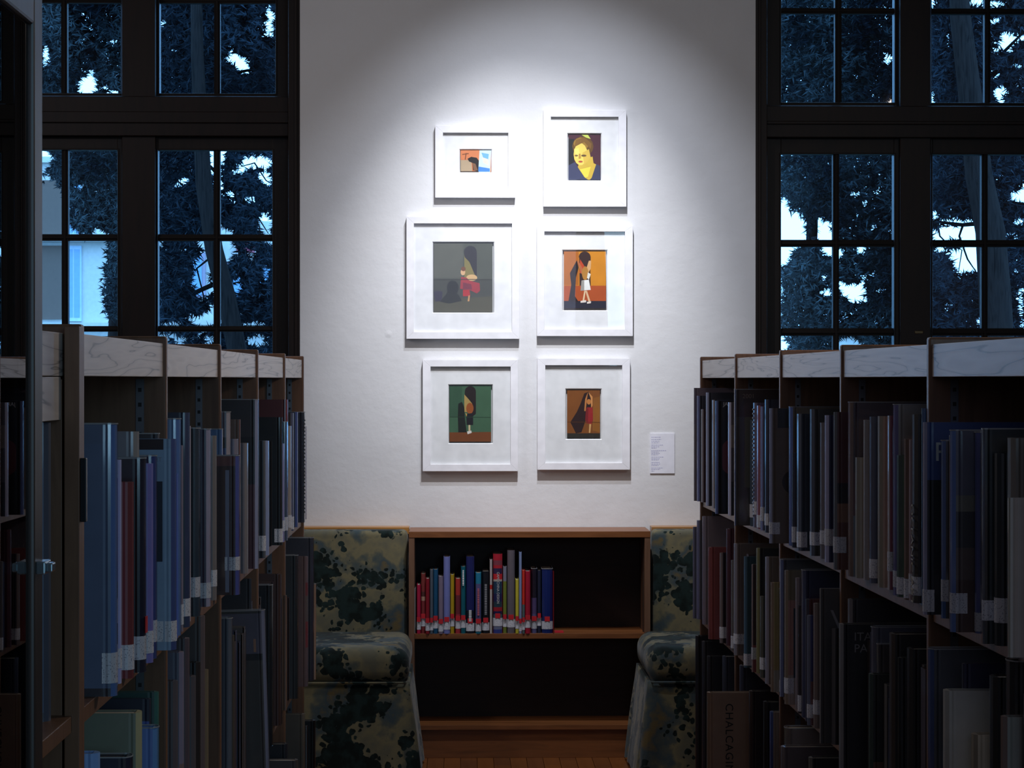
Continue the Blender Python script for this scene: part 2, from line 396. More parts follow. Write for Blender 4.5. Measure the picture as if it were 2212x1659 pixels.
def foliage(name, parent, blobs, holes, y0, y1, n, mat, size=1.0, base=None):
    rnd = random.Random(len(name)+n)
    v = []; f = []
    tot = sum(b[2]*b[3] for b in blobs)
    base = parent.location
    for (bx, by, bw, bh) in blobs:
        m = int(n*bw*bh/tot)
        for i in range(m):
            a = rnd.uniform(0, 6.283); r = math.sqrt(rnd.random())
            edge = 1.0+.12*math.sin(a*5+bx)+.07*math.sin(a*11+by)
            px = bx+bw*r*math.cos(a)*edge; py = by+bh*r*math.sin(a)*edge
            if hole_test(px, py, holes, rnd.gauss(0, .22)): continue
            Y = rnd.uniform(y0, y1)
            c = at(px, py, Y)-base
            # a small spray of needles: 5 slivers fanning from one twig point
            ax = rnd.uniform(0, 6.283); el = rnd.uniform(-.9, .5)
            d0 = Vector((math.cos(ax)*math.cos(el), math.sin(ax)*math.cos(el), math.sin(el)))
            for k in range(5):
                d = (d0+Vector((rnd.gauss(0, .5), rnd.gauss(0, .5), rnd.gauss(0, .5)))).normalized()
                L = rnd.uniform(.025, .06)*size*Y/13; s = d.orthogonal().normalized()*L*.13
                if rnd.random() < .5: s = d.cross(s)
                j = len(v); v += [c-s, c+s, c+d*L]; f.append((j, j+1, j+2))
    me = bpy.data.meshes.new(name); me.from_pydata([tuple(p) for p in v], [], f); me.materials.append(mat)
    o = bpy.data.objects.new(name, me); COL.objects.link(o); o.parent = parent
    o['kind'] = 'stuff'
    return o
def trunk(parent, pts, mat=M_BARK, name='trunk', n=9):
    base = parent.location; P = []; R = []
    for (px, py, Y, wpx) in pts:
        P.append(at(px, py, Y)-base); R.append(wpx/2*Y/F)
    return MB().tube(P, R, n).build(name, mat, parent, smooth=True)

LH = [(100, 120, 11, 26), (188, 186, 24, 19), (196, 170, 10, 25), (228, 188, 9, 7), (351, 52, 8, 18), (375, 110, 8, 6), (512, 130, 30, 14), (498, 110, 8, 22), (527, 150, 20, 12), (583, 45, 13, 36), (575, 70, 9, 12),
      (200, 60, 6, 6), (150, 78, 4, 8), (247, 88, 9, 6), (92, 345, 20, 28), (172, 405, 9, 8), (210, 415, 4, 6), (400, 388, 14, 9), (380, 400, 12, 8), (475, 400, 10, 20),
      (556, 350, 34, 18), (520, 365, 16, 12), (575, 385, 16, 18), (500, 420, 9, 16), (572, 480, 18, 24), (540, 430, 14, 9), (96, 450, 38, 75), (98, 610, 42, 100), (170, 620, 55, 105), (158, 500, 12, 18), (205, 508, 35, 12),
      (436, 600, 22, 50), (392, 540, 30, 6), (372, 700, 24, 8), (432, 690, 28, 14), (545, 550, 10, 18), (514, 620, 10, 24), (545, 700, 30, 9), (575, 590, 10, 20), (390, 738, 14, 16), (555, 735, 26, 16), (452, 735, 14, 14)]
RH = [(1918, 128, 11, 13), (1912, 100, 4, 7), (2048, 88, 8, 22), (2038, 60, 5, 9), (2114, 50, 9, 10), (2108, 70, 6, 14), (2150, 44, 18, 8), (2175, 90, 22, 24), (2150, 110, 10, 10), (2205, 80, 14, 10), (2150, 160, 16, 12), (2160, 198, 20, 14), (2196, 142, 16, 6), (2205, 188, 12, 6), (2075, 6, 26, 8), (2140, 8, 40, 10), (2110, 0, 20, 12),
      (1700, 488, 44, 34), (1692, 450, 16, 26), (1765, 474, 14, 7), (1790, 482, 12, 9), (1850, 420, 8, 8), (1868, 438, 6, 8), (1895, 415, 8, 7), (1885, 490, 8, 7), (1922, 500, 6, 8),
      (1690, 552, 9, 16), (1688, 620, 6, 20), (1686, 655, 8, 14), (1780, 600, 9, 9), (1786, 632, 16, 10), (1842, 628, 34, 16), (1852, 645, 22, 12), (1815, 612, 9, 9), (1868, 600, 8, 12), (1905, 626, 12, 8), (1813, 700, 5, 10), (1890, 596, 7, 5),
      (2052, 504, 44, 15), (2060, 478, 32, 8), (2020, 462, 12, 12), (2085, 565, 28, 30), (2062, 548, 18, 14), (2098, 505, 20, 20), (2204, 425, 26, 16), (2218, 400, 14, 12), (2202, 478, 20, 9), (2146, 356, 6, 5), (2070, 366, 9, 4), (2205, 650, 10, 32), (2196, 585, 7, 9), (2046, 662, 9, 9), (2210, 700, 12, 12), (2090, 690, 6, 9), (1835, 742, 28, 18), (2195, 560, 10, 5)]
M_FAC = plain((.52, .50, .46, 1), .8, bump=.2, bscale=8)
bl = empty('apartment_building', (wx(300, 26), 26, -1.0))
tag(bl, 'pale rendered apartment building behind the conifer outside the left window', 'building')
bX, bY, bZ = bl.location
def bpart(name, p0, p1, q0, q1, d0, d1, m, par=None):
    a, b = at(p0, q1, 26), at(p1, q0, 26)
    return MB().box(a.x-bX, b.x-bX, d0, d1, a.z-bZ, b.z-bZ).build(name, m, par or bl)
bpart('wall', -60, 262, 352, 1100, 0, 3, M_FAC)
bpart('wall', 262, 700, 470, 1100, .6, 3, M_FAC)
bpart('parapet', -70, 272, 340, 352, -.08, 3, M_FAC)
M_SHUT = plain((.12, .075, .055, 1), .8); M_BPANE = plain((.16, .30, .46, 1), .2)
for q0, q1 in ((390, 508), (531, 690), (730, 880)):
    f0 = bpart('shutter', 40, 134, q0, q1, -.04, 0, M_SHUT)
    f1 = bpart('window', 142, 177, q0+(0 if q0 > 400 else 8), q1+4, -.03, 0, plain((.40, .50, .60, 1), .6))
    bpart('pane', 147, 158, q0+8, q1-4, -.034, -.03, M_BPANE, f1); bpart('pane', 161, 173, q0+8, q1-4, -.034, -.03, M_BPANE, f1)
    bpart('ledge', -40, 262, q1+8, q1+15, -.16, 0, plain((.50, .46, .42, 1), .7))
for p0, p1, q0, q1 in ((372, 432, 540, 640), (545, 590, 560, 660), (470, 530, 560, 660)):
    f1 = bpart('window', p0, p1, q0, q1, .55, .6, plain((.30, .24, .30, 1), .6)); bpart('pane', p0+8, p1-8, q0+8, q1-6, .54, .55, M_BPANE, f1)
bpart('ledge', 262, 700, 690, 700, .4, .6, plain((.50, .46, .42, 1), .7))
bpart('awning', 505, 540, 522, 540, .3, .6, plain((.45, .06, .10, 1), .6))
b2 = empty('distant_house', (wx(1835, 30), 30, -1.0)); tag(b2, 'pale distant house wall glimpsed low through the right window foliage', 'building')
a = at(1800, 790, 30); b = at(1890, 722, 30)
MB().box(a.x-b2.location.x, b.x-b2.location.x, 0, 2, 0, b.z+1).build('wall', M_FAC, b2)
MB().prism_y([(a.x-b2.location.x-.1, b.z+1), (b.x-b2.location.x+.1, b.z+1), ((a.x+b.x)/2-b2.location.x, b.z+1.25)], -.1, 2.1).build('roof', plain((.3, .32, .36, 1), .8), b2)
tag(box('ground', -40, 40, YW+.4, 60, -1.3, -1.0, plain((.03, .04, .03, 1), .95)), kind='structure')

t1 = empty('conifer_tree', (wx(450, 14), 14, -1.0)); tag(t1, 'tall conifer with straight trunk outside the right half of the left window', 'tree')
trunk(t1, [(520, 1800, 13.15, 70), (512, 760, 13.15, 44), (488, 640, 13.15, 42), (462, 540, 13.15, 40), (440, 400, 13.15, 36), (432, 250, 13.15, 32), (426, 120, 13.15, 28), (420, -250, 13.15, 20)])
for pts in ([(440, 420, 14, 12), (400, 370, 13.8, 8), (360, 360, 13.5, 4)], [(470, 610, 14, 12), (420, 632, 13.8, 10), (380, 628, 13.6, 8), (345, 650, 13.5, 4)],
            [(455, 360, 14, 8), (500, 410, 13.8, 6), (545, 450, 13.6, 4), (580, 505, 13.6, 2)], [(520, 360, 13.7, 2), (550, 352, 13.7, 4), (575, 390, 13.7, 3), (592, 400, 13.7, 2)],
            [(430, 170, 14, 10), (500, 160, 13.8, 9), (545, 150, 13.8, 6), (580, 90, 13.8, 3)], [(450, 560, 14, 5), (425, 580, 13.8, 4), (440, 640, 13.8, 3), (430, 690, 13.8, 2)], [(430, 200, 14, 10), (370, 175, 13.8, 6), (345, 180, 13.8, 3)]):
    trunk(t1, pts, name='branch', n=5)
foliage('foliage', t1, [(400, 90, 110, 160), (540, 60, 110, 150), (530, 180, 100, 60), (390, 420, 75, 120), (540, 420, 70, 110), (385, 620, 70, 110), (560, 640, 70, 110), (470, -120, 160, 120), (480, 800, 140, 90)], LH, 13.2, 15.2, 42000, M_NEEDLE)
t2 = empty('conifer_tree', (wx(100, 15), 15, -1.0)); tag(t2, 'bushy conifer crown outside the left half of the left window', 'tree')
trunk(t2, [(235, 1800, 15.3, 50), (238, 900, 15.3, 34), (262, 500, 15.3, 30), (268, 200, 15.3, 26), (270, -200, 15.3, 18)])
foliage('foliage', t2, [(200, 80, 110, 150), (80, 90, 90, 150), (205, 390, 75, 115), (110, 350, 45, 50), (240, 625, 24, 60), (255, 560, 22, 40), (280, 520, 40, 120), (180, -120, 150, 110)], LH[:29]+[(96, 470, 36, 80), (90, 620, 48, 100), (160, 620, 42, 105)], 14.4, 16, 34000, M_NEEDLE2, .8)
t3 = empty('conifer_tree', (wx(2085, 13.5), 13.5, -1.0)); tag(t3, 'thick ridged conifer trunk outside the right half of the right window', 'tree')
trunk(t3, [(2170, 1800, 12.75, 120), (2158, 800, 12.75, 74), (2150, 640, 12.75, 72), (2140, 500, 12.75, 66), (2115, 380, 12.75, 60), (2095, 200, 12.75, 52), (2075, 40, 12.75, 46), (2060, -250, 12.75, 34)])
for pts in ([(2140, 480, 13.5, 12), (2080, 486, 13.3, 9), (2015, 478, 13.2, 6), (1960, 480, 13.2, 3)], [(2080, 486, 13.3, 6), (2072, 510, 13.3, 5), (2090, 560, 13.3, 4), (2110, 590, 13.3, 2)],
            [(2025, 480, 13.2, 5), (2030, 510, 13.2, 4), (2050, 530, 13.2, 3), (2078, 540, 13.2, 3), (2070, 590, 13.2, 2)], [(2110, 190, 13.5, 16), (2170, 140, 13.4, 12), (2230, 120, 13.3, 8)],
            [(2130, 470, 13.5, 20), (2180, 440, 13.4, 14), (2240, 445, 13.3, 9)], [(2100, 160, 13.5, 12), (2150, 130, 13.4, 9), (2220, 60, 13.4, 5)]):
    trunk(t3, pts, name='branch', n=5)
foliage('foliage', t3, [(2140, 90, 150, 150), (2060, 130, 70, 110), (2060, 400, 80, 90), (2190, 400, 90, 110), (2050, 640, 80, 110), (2200, 620, 70, 120), (2120, -110, 160, 110), (2100, 800, 150, 90)], RH, 12.8, 15, 42000, M_NEEDLE)
t4 = empty('conifer_tree', (wx(1760, 14.6), 14.6, -1.0)); tag(t4, 'dense blue-green conifer filling the left half of the right window', 'tree')
trunk(t4, [(1745, 1800, 15.4, 60), (1748, 700, 15.4, 26), (1760, 300, 15.4, 24), (1770, -200, 15.4, 16)])
foliage('foliage', t4, [(1750, 120, 110, 150), (1880, 120, 100, 150), (1745, 400, 80, 100), (1870, 420, 100, 110), (1750, 640, 75, 110), (1880, 640, 90, 110), (1800, -110, 170, 110), (1820, 800, 160, 90), (1960, 500, 60, 300)], RH, 14.2, 16, 46000, M_NEEDLE2, .9)

# ------------------------------------------------------------------ framed prints
INK = {}
def flat(c): 
    k = tuple(c)
    if k not in INK: INK[k] = plain(rgb(c, 1.05), .5)
    return INK[k]
def ell(cx, cy, rx, ry, n=14, a0=0, a1=360):
    return [(cx+rx*math.cos(math.radians(a0+(a1-a0)*i/n)), cy+ry*math.sin(math.radians(a0+(a1-a0)*i/n))) for i in range(n+(0 if a1-a0 == 360 else 1))]
def frame(label, o, i, m, p, bgc, shapes):
    """o,i,m,p: outer frame, inner frame opening, mat opening, print; each (px0,py0,px1,py1)."""
    YF = YW-.030
    cx = (wx(o[0], YF)+wx(o[2], YF))/2; cz = (wz(o[1], YF)+wz(o[3], YF))/2
    E = empty('picture_frame', (cx, YW, cz)); tag(E, label, 'picture', 'white framed prints hung two by three on the wall')
    def R(q, Y): return wx(q[0], Y)-cx, wx(q[2], Y)-cx, wz(q[3], Y)-cz, wz(q[1], Y)-cz
    x0, x1, z0, z1 = R(o, YF); a0, a1, b0, b1 = R(i, YF)
    fr = MB()
    outer = [(x0, z0), (x1, z0), (x1, z1), (x0, z1)]; inner = [(a0, b0), (a1, b0), (a1, b1), (a0, b1)]
    for k in range(4):
        k2 = (k+1) % 4
        fr.prism_y([outer[k], outer[k2], inner[k2], inner[k]], -.030, -.002)
    fr.build('frame', M_WHITEFRAME, E, bevel=.0008)
    m0, m1, n0, n1 = R(m, YW-.016)
    mb = MB(); outer = [(a0-.002, b0-.002), (a1+.002, b0-.002), (a1+.002, b1+.002), (a0-.002, b1+.002)]; inner = [(m0, n0), (m1, n0), (m1, n1), (m0, n1)]
    for k in range(4):
        k2 = (k+1) % 4; mb.prism_y([outer[k], outer[k2], inner[k2], inner[k]], -.0165, -.0115)
    mt = mb.build('mat_board', M_MAT, E)
    ib = .0032; inner2 = [(m0+ib, n0+ib), (m1-ib, n0+ib), (m1-ib, n1-ib), (m0+ib, n1-ib)]
    bv = MB()
    for k in range(4):
        k2 = (k+1) % 4
        v = [(inner[k][0], -.0168, inner[k][1]), (inner[k2][0], -.0168, inner[k2][1]), (inner2[k2][0], -.0115, inner2[k2][1]), (inner2[k][0], -.0115, inner2[k][1])]
        bv.add(v, [(0, 1, 2, 3)])
    bv.build('bevelled_edge', M_MATEDGE, mt)
    p0, p1, q0, q1 = R(p, YW-.0115)
    pr = MB().box(p0, p1, -.0118, -.008, q0, q1).build('print', flat(bgc), E)
    mats = []; sh = MB()
    def cv(pt): return (p0+(pt[0]-p[0])/(p[2]-p[0])*(p1-p0), q1-(pt[1]-p[1])/(p[3]-p[1])*(q1-q0))
    for k, (c, pts) in enumerate(shapes):
        mm = flat(c)
        if mm not in mats: mats.append(mm)
        pts = [(min(max(x, p[0]), p[2]), min(max(y, p[1]), p[3])) for x, y in pts]
        pp = [cv(q) for q in pts]; y = -.01185-.00004*k
        sh.add([(x, y, z) for x, z in pp], [tuple(range(len(pp)))], mats.index(mm))
    if shapes: sh.build('printed_image', mats, pr)
    MB().box(a0-.002, a1+.002, -.0205, -.0185, b0-.002, b1+.002).build('glass', M_GLASS, E)
    return E
skin = (226, 200, 92)
frame('small white frame with a landscape print of a beach scene and curling dark wave', (940, 271, 1113, 427), (957, 287, 1098, 411), (992, 322, 1063, 374), (995, 325, 1061, 372), (190, 110, 66),
      [((205, 122, 78), [(995, 325), (1040, 325), (1036, 345), (995, 345)]), ((172, 150, 122), [(995, 346), (1018, 346), (1020, 370), (995, 370)]), ((120, 70, 40), [(998, 333), (1012, 331), (1013, 333), (999, 335)]), ((112, 62, 40), [(1006, 331), (1008, 331), (1006, 345), (1004, 345)]),
       ((28, 22, 24), [(1010, 343), (1018, 339), (1030, 341), (1036, 350), (1036, 372), (1022, 368), (1020, 352), (1013, 349)]), ((120, 84, 60), [(1020, 352), (1027, 354), (1032, 368), (1024, 369)]),
       ((196, 218, 240), [(1036, 325), (1061, 325), (1059, 372), (1033, 372)]), ((110, 170, 220), [(1040, 330), (1056, 333), (1054, 350), (1046, 348)]), ((230, 206, 190), [(1042, 340), (1054, 344), (1056, 358), (1044, 352)]), ((70, 130, 200), [(1034, 360), (1058, 364), (1058, 371), (1033, 371)]), ((60, 48, 40), [(995, 370), (1034, 370), (1034, 372), (995, 372)])])
frame('white frame with a close portrait of a woman in a blue v-neck looking down', (1174, 237, 1353, 446), (1190, 252, 1336, 432), (1225, 287, 1300, 391), (1228, 291, 1297, 388), (70, 30, 44),
      [((26, 26, 32), [(1228, 300), (1240, 300), (1240, 365), (1228, 370)]), ((96, 66, 22), ell(1259, 316, 23, 22)), ((150, 112, 40), ell(1256, 310, 17, 13)), ((196, 206, 90), [(1256, 291), (1270, 291), (1276, 300), (1266, 297)]),
       ((200, 168, 60), [(1255, 345), (1280, 338), (1282, 352), (1293, 358), (1285, 388), (1250, 388), (1248, 360)]), (skin, ell(1254, 333, 15, 24)), ((206, 172, 70), [(1258, 330), (1272, 322), (1276, 340), (1262, 356)]),
       ((236, 216, 110), [(1240, 322), (1250, 320), (1252, 335), (1246, 342)]), ((120, 88, 40), ell(1245, 336, 4, 2, 8)), ((96, 70, 36), ell(1261, 336, 6, 2.4, 8)), ((170, 70, 56), ell(1254, 349, 5, 2.2, 8)), ((176, 132, 52), [(1250, 332), (1254, 332), (1255, 342), (1250, 343)]), ((120, 84, 30), [(1240, 318), (1262, 306), (1276, 322), (1278, 310), (1262, 296), (1244, 302)]),
       ((58, 62, 92), [(1228, 357), (1242, 350), (1250, 364), (1262, 382), (1270, 388), (1228, 388)]), ((52, 56, 84), [(1296, 358), (1288, 354), (1278, 384), (1274, 388), (1297, 388)]), ((232, 206, 70), [(1252, 366), (1276, 360), (1270, 382), (1264, 384)])])
frame('largest white frame, grey print of a figure sweeping a red dress before an arch', (878, 468, 1122, 732), (894, 483, 1106, 717), (934, 522, 1068, 677), (937, 526, 1064, 674), (72, 76, 66),
      [((84, 86, 76), [(937, 526), (1000, 526), (1000, 600), (937, 600)]), ((60, 62, 54), [(937, 604), (1064, 604), (1064, 674), (937, 674)]), ((74, 72, 54), [(937, 648), (1064, 640), (1064, 674), (937, 674)]), ((122, 112, 62), [(1003, 540), (1016, 548), (1030, 590), (1030, 604), (1003, 604)]),
       ((38, 36, 40), ell(1016, 545, 14, 14, 12, 180, 360)+[(1030, 602), (1024, 590), (1014, 566), (1004, 556)]), ((44, 40, 56), [(945, 628), (956, 630), (954, 650), (940, 652), (937, 630)]), ((24, 26, 22), ell(978, 622, 13, 16)), ((28, 30, 24), [(968, 630), (990, 636), (998, 650), (970, 656), (950, 652)]),
       ((198, 160, 110), ell(1019, 600, 12, 7)), ((150, 44, 52), [(996, 598), (1008, 600), (1014, 606), (1036, 612), (1037, 628), (1030, 634), (1014, 626), (994, 624)]), ((110, 34, 52), [(1000, 610), (1018, 614), (1020, 626), (1000, 624)]), ((166, 30, 34), [(1000, 626), (1014, 626), (1016, 640), (1000, 640)]), ((206, 164, 120), ell(1000, 588, 5, 7)), ((110, 66, 40), ell(1001, 581, 5, 5)), ((190, 140, 90), [(1012, 638), (1015, 638), (1014, 651), (1010, 651)]), ((52, 52, 44), [(937, 603), (1064, 603), (1064, 604.5), (937, 604.5)])])
frame('white frame, orange print of a long-haired girl in a white skirt reaching up', (1160, 488, 1367, 726), (1176, 500, 1350, 711), (1214, 539, 1313, 672), (1218, 543, 1309, 666), (200, 128, 24),
      [((170, 96, 26), [(1218, 543), (1250, 543), (1250, 616), (1218, 616)]), ((168, 74, 28), [(1218, 617), (1309, 617), (1309, 651), (1218, 651)]), ((34, 32, 48), [(1218, 650), (1309, 650), (1309, 666), (1218, 666)]), ((52, 30, 28), ell(1263, 556, 13, 13, 12, 180, 360)+[(1275, 580), (1276, 617), (1252, 617), (1251, 556)]), ((186, 66, 30), [(1253, 560), (1262, 574), (1268, 590), (1252, 590)]),
       ((34, 18, 18), [(1246, 562), (1250, 578), (1244, 600), (1242, 640), (1250, 652), (1228, 650), (1234, 615), (1231, 590)]), ((206, 160, 110), [(1272, 563), (1277, 563), (1276, 580), (1268, 594), (1264, 588)]), ((176, 100, 60), [(1246, 562), (1250, 564), (1262, 588), (1256, 592)]), ((176, 122, 50), ell(1264, 590, 7, 15)), ((216, 216, 206), [(1270, 588), (1276, 592), (1272, 604), (1268, 600)]), ((226, 226, 222), [(1256, 606), (1272, 604), (1276, 626), (1254, 628)]), ((150, 146, 140), [(1256, 606), (1262, 606), (1262, 627), (1254, 628)]),
       ((214, 178, 140), [(1264, 628), (1268, 628), (1276, 652), (1272, 654)]), ((220, 190, 150), [(1262, 628), (1265, 628), (1262, 650), (1258, 652)]), ((222, 210, 200), [(1254, 650), (1266, 648), (1266, 653), (1254, 654)]), ((222, 210, 200), [(1268, 652), (1277, 651), (1276, 655), (1268, 656)])])
frame('white frame, green print of a figure in a dark skirt facing an arched shadow', (913, 777, 1119, 1018), (930, 792, 1103, 1003), (968, 830, 1065, 959), (971, 834, 1061, 954), (62, 94, 70),
      [((52, 82, 62), [(971, 834), (998, 834), (998, 900), (971, 900)]), ((112, 62, 30), [(971, 934), (1061, 933), (1061, 954), (971, 954)]), ((34, 24, 26), ell(1016, 846, 12, 12, 12, 180, 360)+[(1028, 894), (1022, 899), (1014, 884), (1004, 866)]), ((168, 140, 80), [(1003, 852), (1012, 862), (1020, 872), (1020, 890), (1003, 890)]), ((24, 28, 26), [(990, 872), (998, 868), (1003, 880), (1004, 900), (1008, 934), (990, 934), (989, 900)]),
       ((148, 78, 34), ell(1015, 882, 8, 12)), ((26, 24, 30), [(1007, 894), (1022, 892), (1022, 918), (1008, 918)]), ((190, 150, 80), [(1005, 892), (1009, 894), (1008, 900)]), ((200, 180, 140), [(1012, 918), (1016, 918), (1016, 934), (1012, 934)]), ((214, 208, 200), [(1009, 932), (1018, 930), (1019, 935), (1010, 938)]), ((40, 64, 46), [(971, 900), (1061, 901), (1061, 902), (971, 901)])])
frame('white frame, brown print of a figure in red with both arms joined overhead', (1161, 774, 1361, 1015), (1178, 789, 1344, 1000), (1221, 839, 1300, 950), (1225, 843, 1296, 946), (126, 72, 26),
      [((142, 88, 30), [(1282, 860), (1296, 856), (1296, 934), (1280, 930)]), ((44, 40, 34), [(1225, 936), (1296, 936), (1296, 946), (1225, 946)]), ((42, 20, 20), [(1262, 850), (1272, 846), (1276, 860), (1278, 900), (1266, 905), (1256, 934), (1244, 936), (1232, 912), (1246, 890), (1254, 872)]),
       ((192, 122, 64), [(1270, 847), (1264, 862), (1262, 888), (1265, 888), (1268, 862)]), ((206, 140, 80), [(1271, 847), (1280, 857), (1280, 876), (1277, 882), (1276, 860)]), ((190, 120, 60), ell(1272, 868, 4.5, 6)), ((150, 32, 34), [(1268, 880), (1280, 880), (1281, 906), (1278, 916), (1266, 914)]), ((120, 24, 30), [(1266, 882), (1271, 882), (1270, 914), (1264, 908)]), ((210, 160, 100), [(1273, 916), (1277, 916), (1275, 935), (1272, 935)]), ((90, 48, 20), [(1225, 911), (1296, 912), (1296, 913), (1225, 912)])])

# wall caption card
cE = empty('caption_card', at(1430, 980, YW)); tag(cE, 'small white caption card with paragraphs of tiny grey print, right of the frames', 'card')
c0, c1 = wx(1404, YW)-cE.location.x, wx(1457, YW)-cE.location.x; d0, d1 = wz(1023, YW)-cE.location.z, wz(936, YW)-cE.location.z
MB().box(c0, c1, -.005, 0, d0, d1).build('card', plain((.74, .74, .80, 1), .6), cE, bevel=.0003)
mb = MB()
for row, (ln, hv) in zip((944, 948.5, 952.5, 956, 961, 964.5, 967.5, 973, 976, 979, 982, 987, 990.5, 993, 998.5, 1002, 1005, 1010.5, 1013.5, 1017),
                         ((20, 1), (21, 0), (18, 0), (17, 0), (25, 1), (18, 0), (11, 0), (32, 0), (16, 0), (18, 0), (15, 0), (26, 1), (18, 0), (16, 0), (18, 0), (19, 0), (16, 0), (25, 1), (19, 0), (7, 0))):
    x = 1407
    while x < 1407+ln:
        wd = random.uniform(2.2, 5)
        a = at(x, row+1.1, YW-.0052); b = at(min(x+wd, 1407+ln), row-.3, YW-.0052)
        mb.box(a.x-cE.location.x, b.x-cE.location.x, -.0053, -.005, a.z-cE.location.z, b.z-cE.location.z)
        x += wd+1
mb.build('printed_lines', plain((.40, .40, .56, 1), .8), cE)

# ------------------------------------------------------------------ low bookcase under the prints
YC = 8.89
bx0, bx1 = wx(883, YC), wx(1405, YC)
BC = empty('bookcase', ((bx0+bx1)/2, YC, 0)); tag(BC, 'low walnut bookcase with an almost empty middle shelf under the framed prints', 'bookcase')
o_ = BC.location.x; A, B = bx0-o_, bx1-o_; T = .0215; DP = .255
topz = wz(1148, YC); sh1 = wz(1369, YC); sh0 = wz(1567, YC)
MB().box(A, A+T, 0, DP, 0, topz-.022).build('side_panel', M_OAK, BC, bevel=.001); MB().box(B-T, B, 0, DP, 0, topz-.022).build('side_panel', M_OAK, BC, bevel=.001)
MB().box(A, B, -.002, DP, topz-.0235, topz).build('top_board', M_CASE, BC, bevel=.0012)
MB().box(A+T, B-T, .006, DP-.01, sh1-.02, sh1).build('shelf', M_CASE, BC, bevel=.001)
MB().box(A+T, B-T, .006, DP-.01, sh0-.018, sh0).build('shelf', M_CASE, BC, bevel=.001)
MB().box(A+T, B-T, .02, .038, 0, sh0-.018).build('kick_board', M_CASE, BC, bevel=.001)
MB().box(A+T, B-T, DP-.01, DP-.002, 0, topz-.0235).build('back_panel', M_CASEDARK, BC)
for xx in (A+T, B-T-.003):
    for yy in (.05, .19):
        MB().box(xx, xx+.003, yy, yy+.014, sh0, topz-.03).build('shelf_track', M_CASEDARK, BC)
tag(MB().box(-.014, .02, -.03, .05, 0, .0012).build('red_strip', plain((.5, .02, .03, 1), .5), loc=(wx(1206, YC+.05), YC+.05, sh1+.0003)), 'flat red strip lying on the middle shelf beside the last blue book', 'card')  # thin red box flat on the shelf

# ------------------------------------------------------------------ books
ORD = 'first second third fourth fifth sixth seventh eighth ninth tenth eleventh twelfth thirteenth fourteenth fifteenth sixteenth seventeenth eighteenth nineteenth'.split()
TENS = {2: 'twent', 3: 'thirt', 4: 'fort', 5: 'fift', 6: 'sixt', 7: 'sevent'}
def ordinal(n):
    if n < 20: return ORD[n-1]
    t, u = divmod(n, 10)
    return TENS[t]+'ieth' if u == 0 else TENS[t]+'y-'+ORD[u-1]
M_PAGE = plain((.55, .51, .44, 1), .9)
def label_mat():
    m, nt, b = newmat('call_label')
    tc = nt.nodes.new('ShaderNodeTexCoord'); n = nt.nodes.new('ShaderNodeTexNoise'); n.inputs['Scale'].default_value = 420; n.inputs['Detail'].default_value = 0
    nt.links.new(tc.outputs['Object'], n.inputs['Vector'])
    r = ramp(nt, [(0.62, (.72, .72, .76)), (0.72, (.34, .34, .40))]); nt.links.new(n.outputs['Fac'], r.inputs[0])
    nt.links.new(r.outputs[0], b.inputs['Base Color']); b.inputs['Roughness'].default_value = .35
    return m
M_LABEL = label_mat()
M_JACKET = glass((.97, .98, .99), rough=.12, ior=1.5)
M_RIM_GLINT = plain((.34, .35, .36, 1), .25, spec=.7)  # lighter plastic that paints highlight lines along the jacket tops
M_RED = plain((.62, .02, .03, 1), .4)
M_TXT = plain((.6, .6, .6, 1), .5)
def spine_outline(t, d, rnd, off=0.0, wrap=None):
    h = t/2
    r = min(.006, h*.5)*rnd
    pts = [(h, d), (h, .012), (h-.0011, .0085), (h, .005), (h*.93, .0012)]
    if wrap is not None: pts = [(h, wrap), (h-.0011, .0085), (h, .005), (h*.93, .0012)] if wrap > .009 else [(h*.93, .0012)]
    mid = [(h*.5, -r*.7), (0, -r), (-h*.5, -r*.7)]
    full = pts+mid+[(-x, y) for x, y in reversed(pts)]
    if off:
        res = []
        for i, (x, y) in enumerate(full):
            a = full[max(i-1, 0)]; b = full[min(i+1, len(full)-1)]
            tx, ty = b[0]-a[0], b[1]-a[1]; L = math.hypot(tx, ty) or 1
            res.append((x-ty/L*off, y+tx/L*off))
        return res
    return full
def strip(t, d, rnd, z0, z1, off, wrap):
    o1 = spine_outline(t, d, rnd, off, wrap); i1 = spine_outline(t, d, rnd, off*.2, wrap)
    n = len(o1); v = []; f = []
    for z in (z0, z1): v += [(x, y, z) for x, y in o1]+[(x, y, z) for x, y in i1]
    for i in range(n-1):
        f += [(i, i+1, 2*n+i+1, 2*n+i), (n+i+1, n+i, 3*n+i, 3*n+i+1), (2*n+i, 2*n+i+1, 3*n+i+1, 3*n+i), (i+1, i, n+i, n+i+1)]
    f += [(0, 2*n, 3*n, n), (n-1, 2*n-1, 4*n-1, 3*n-1)]
    return v, f
BK = 2.8
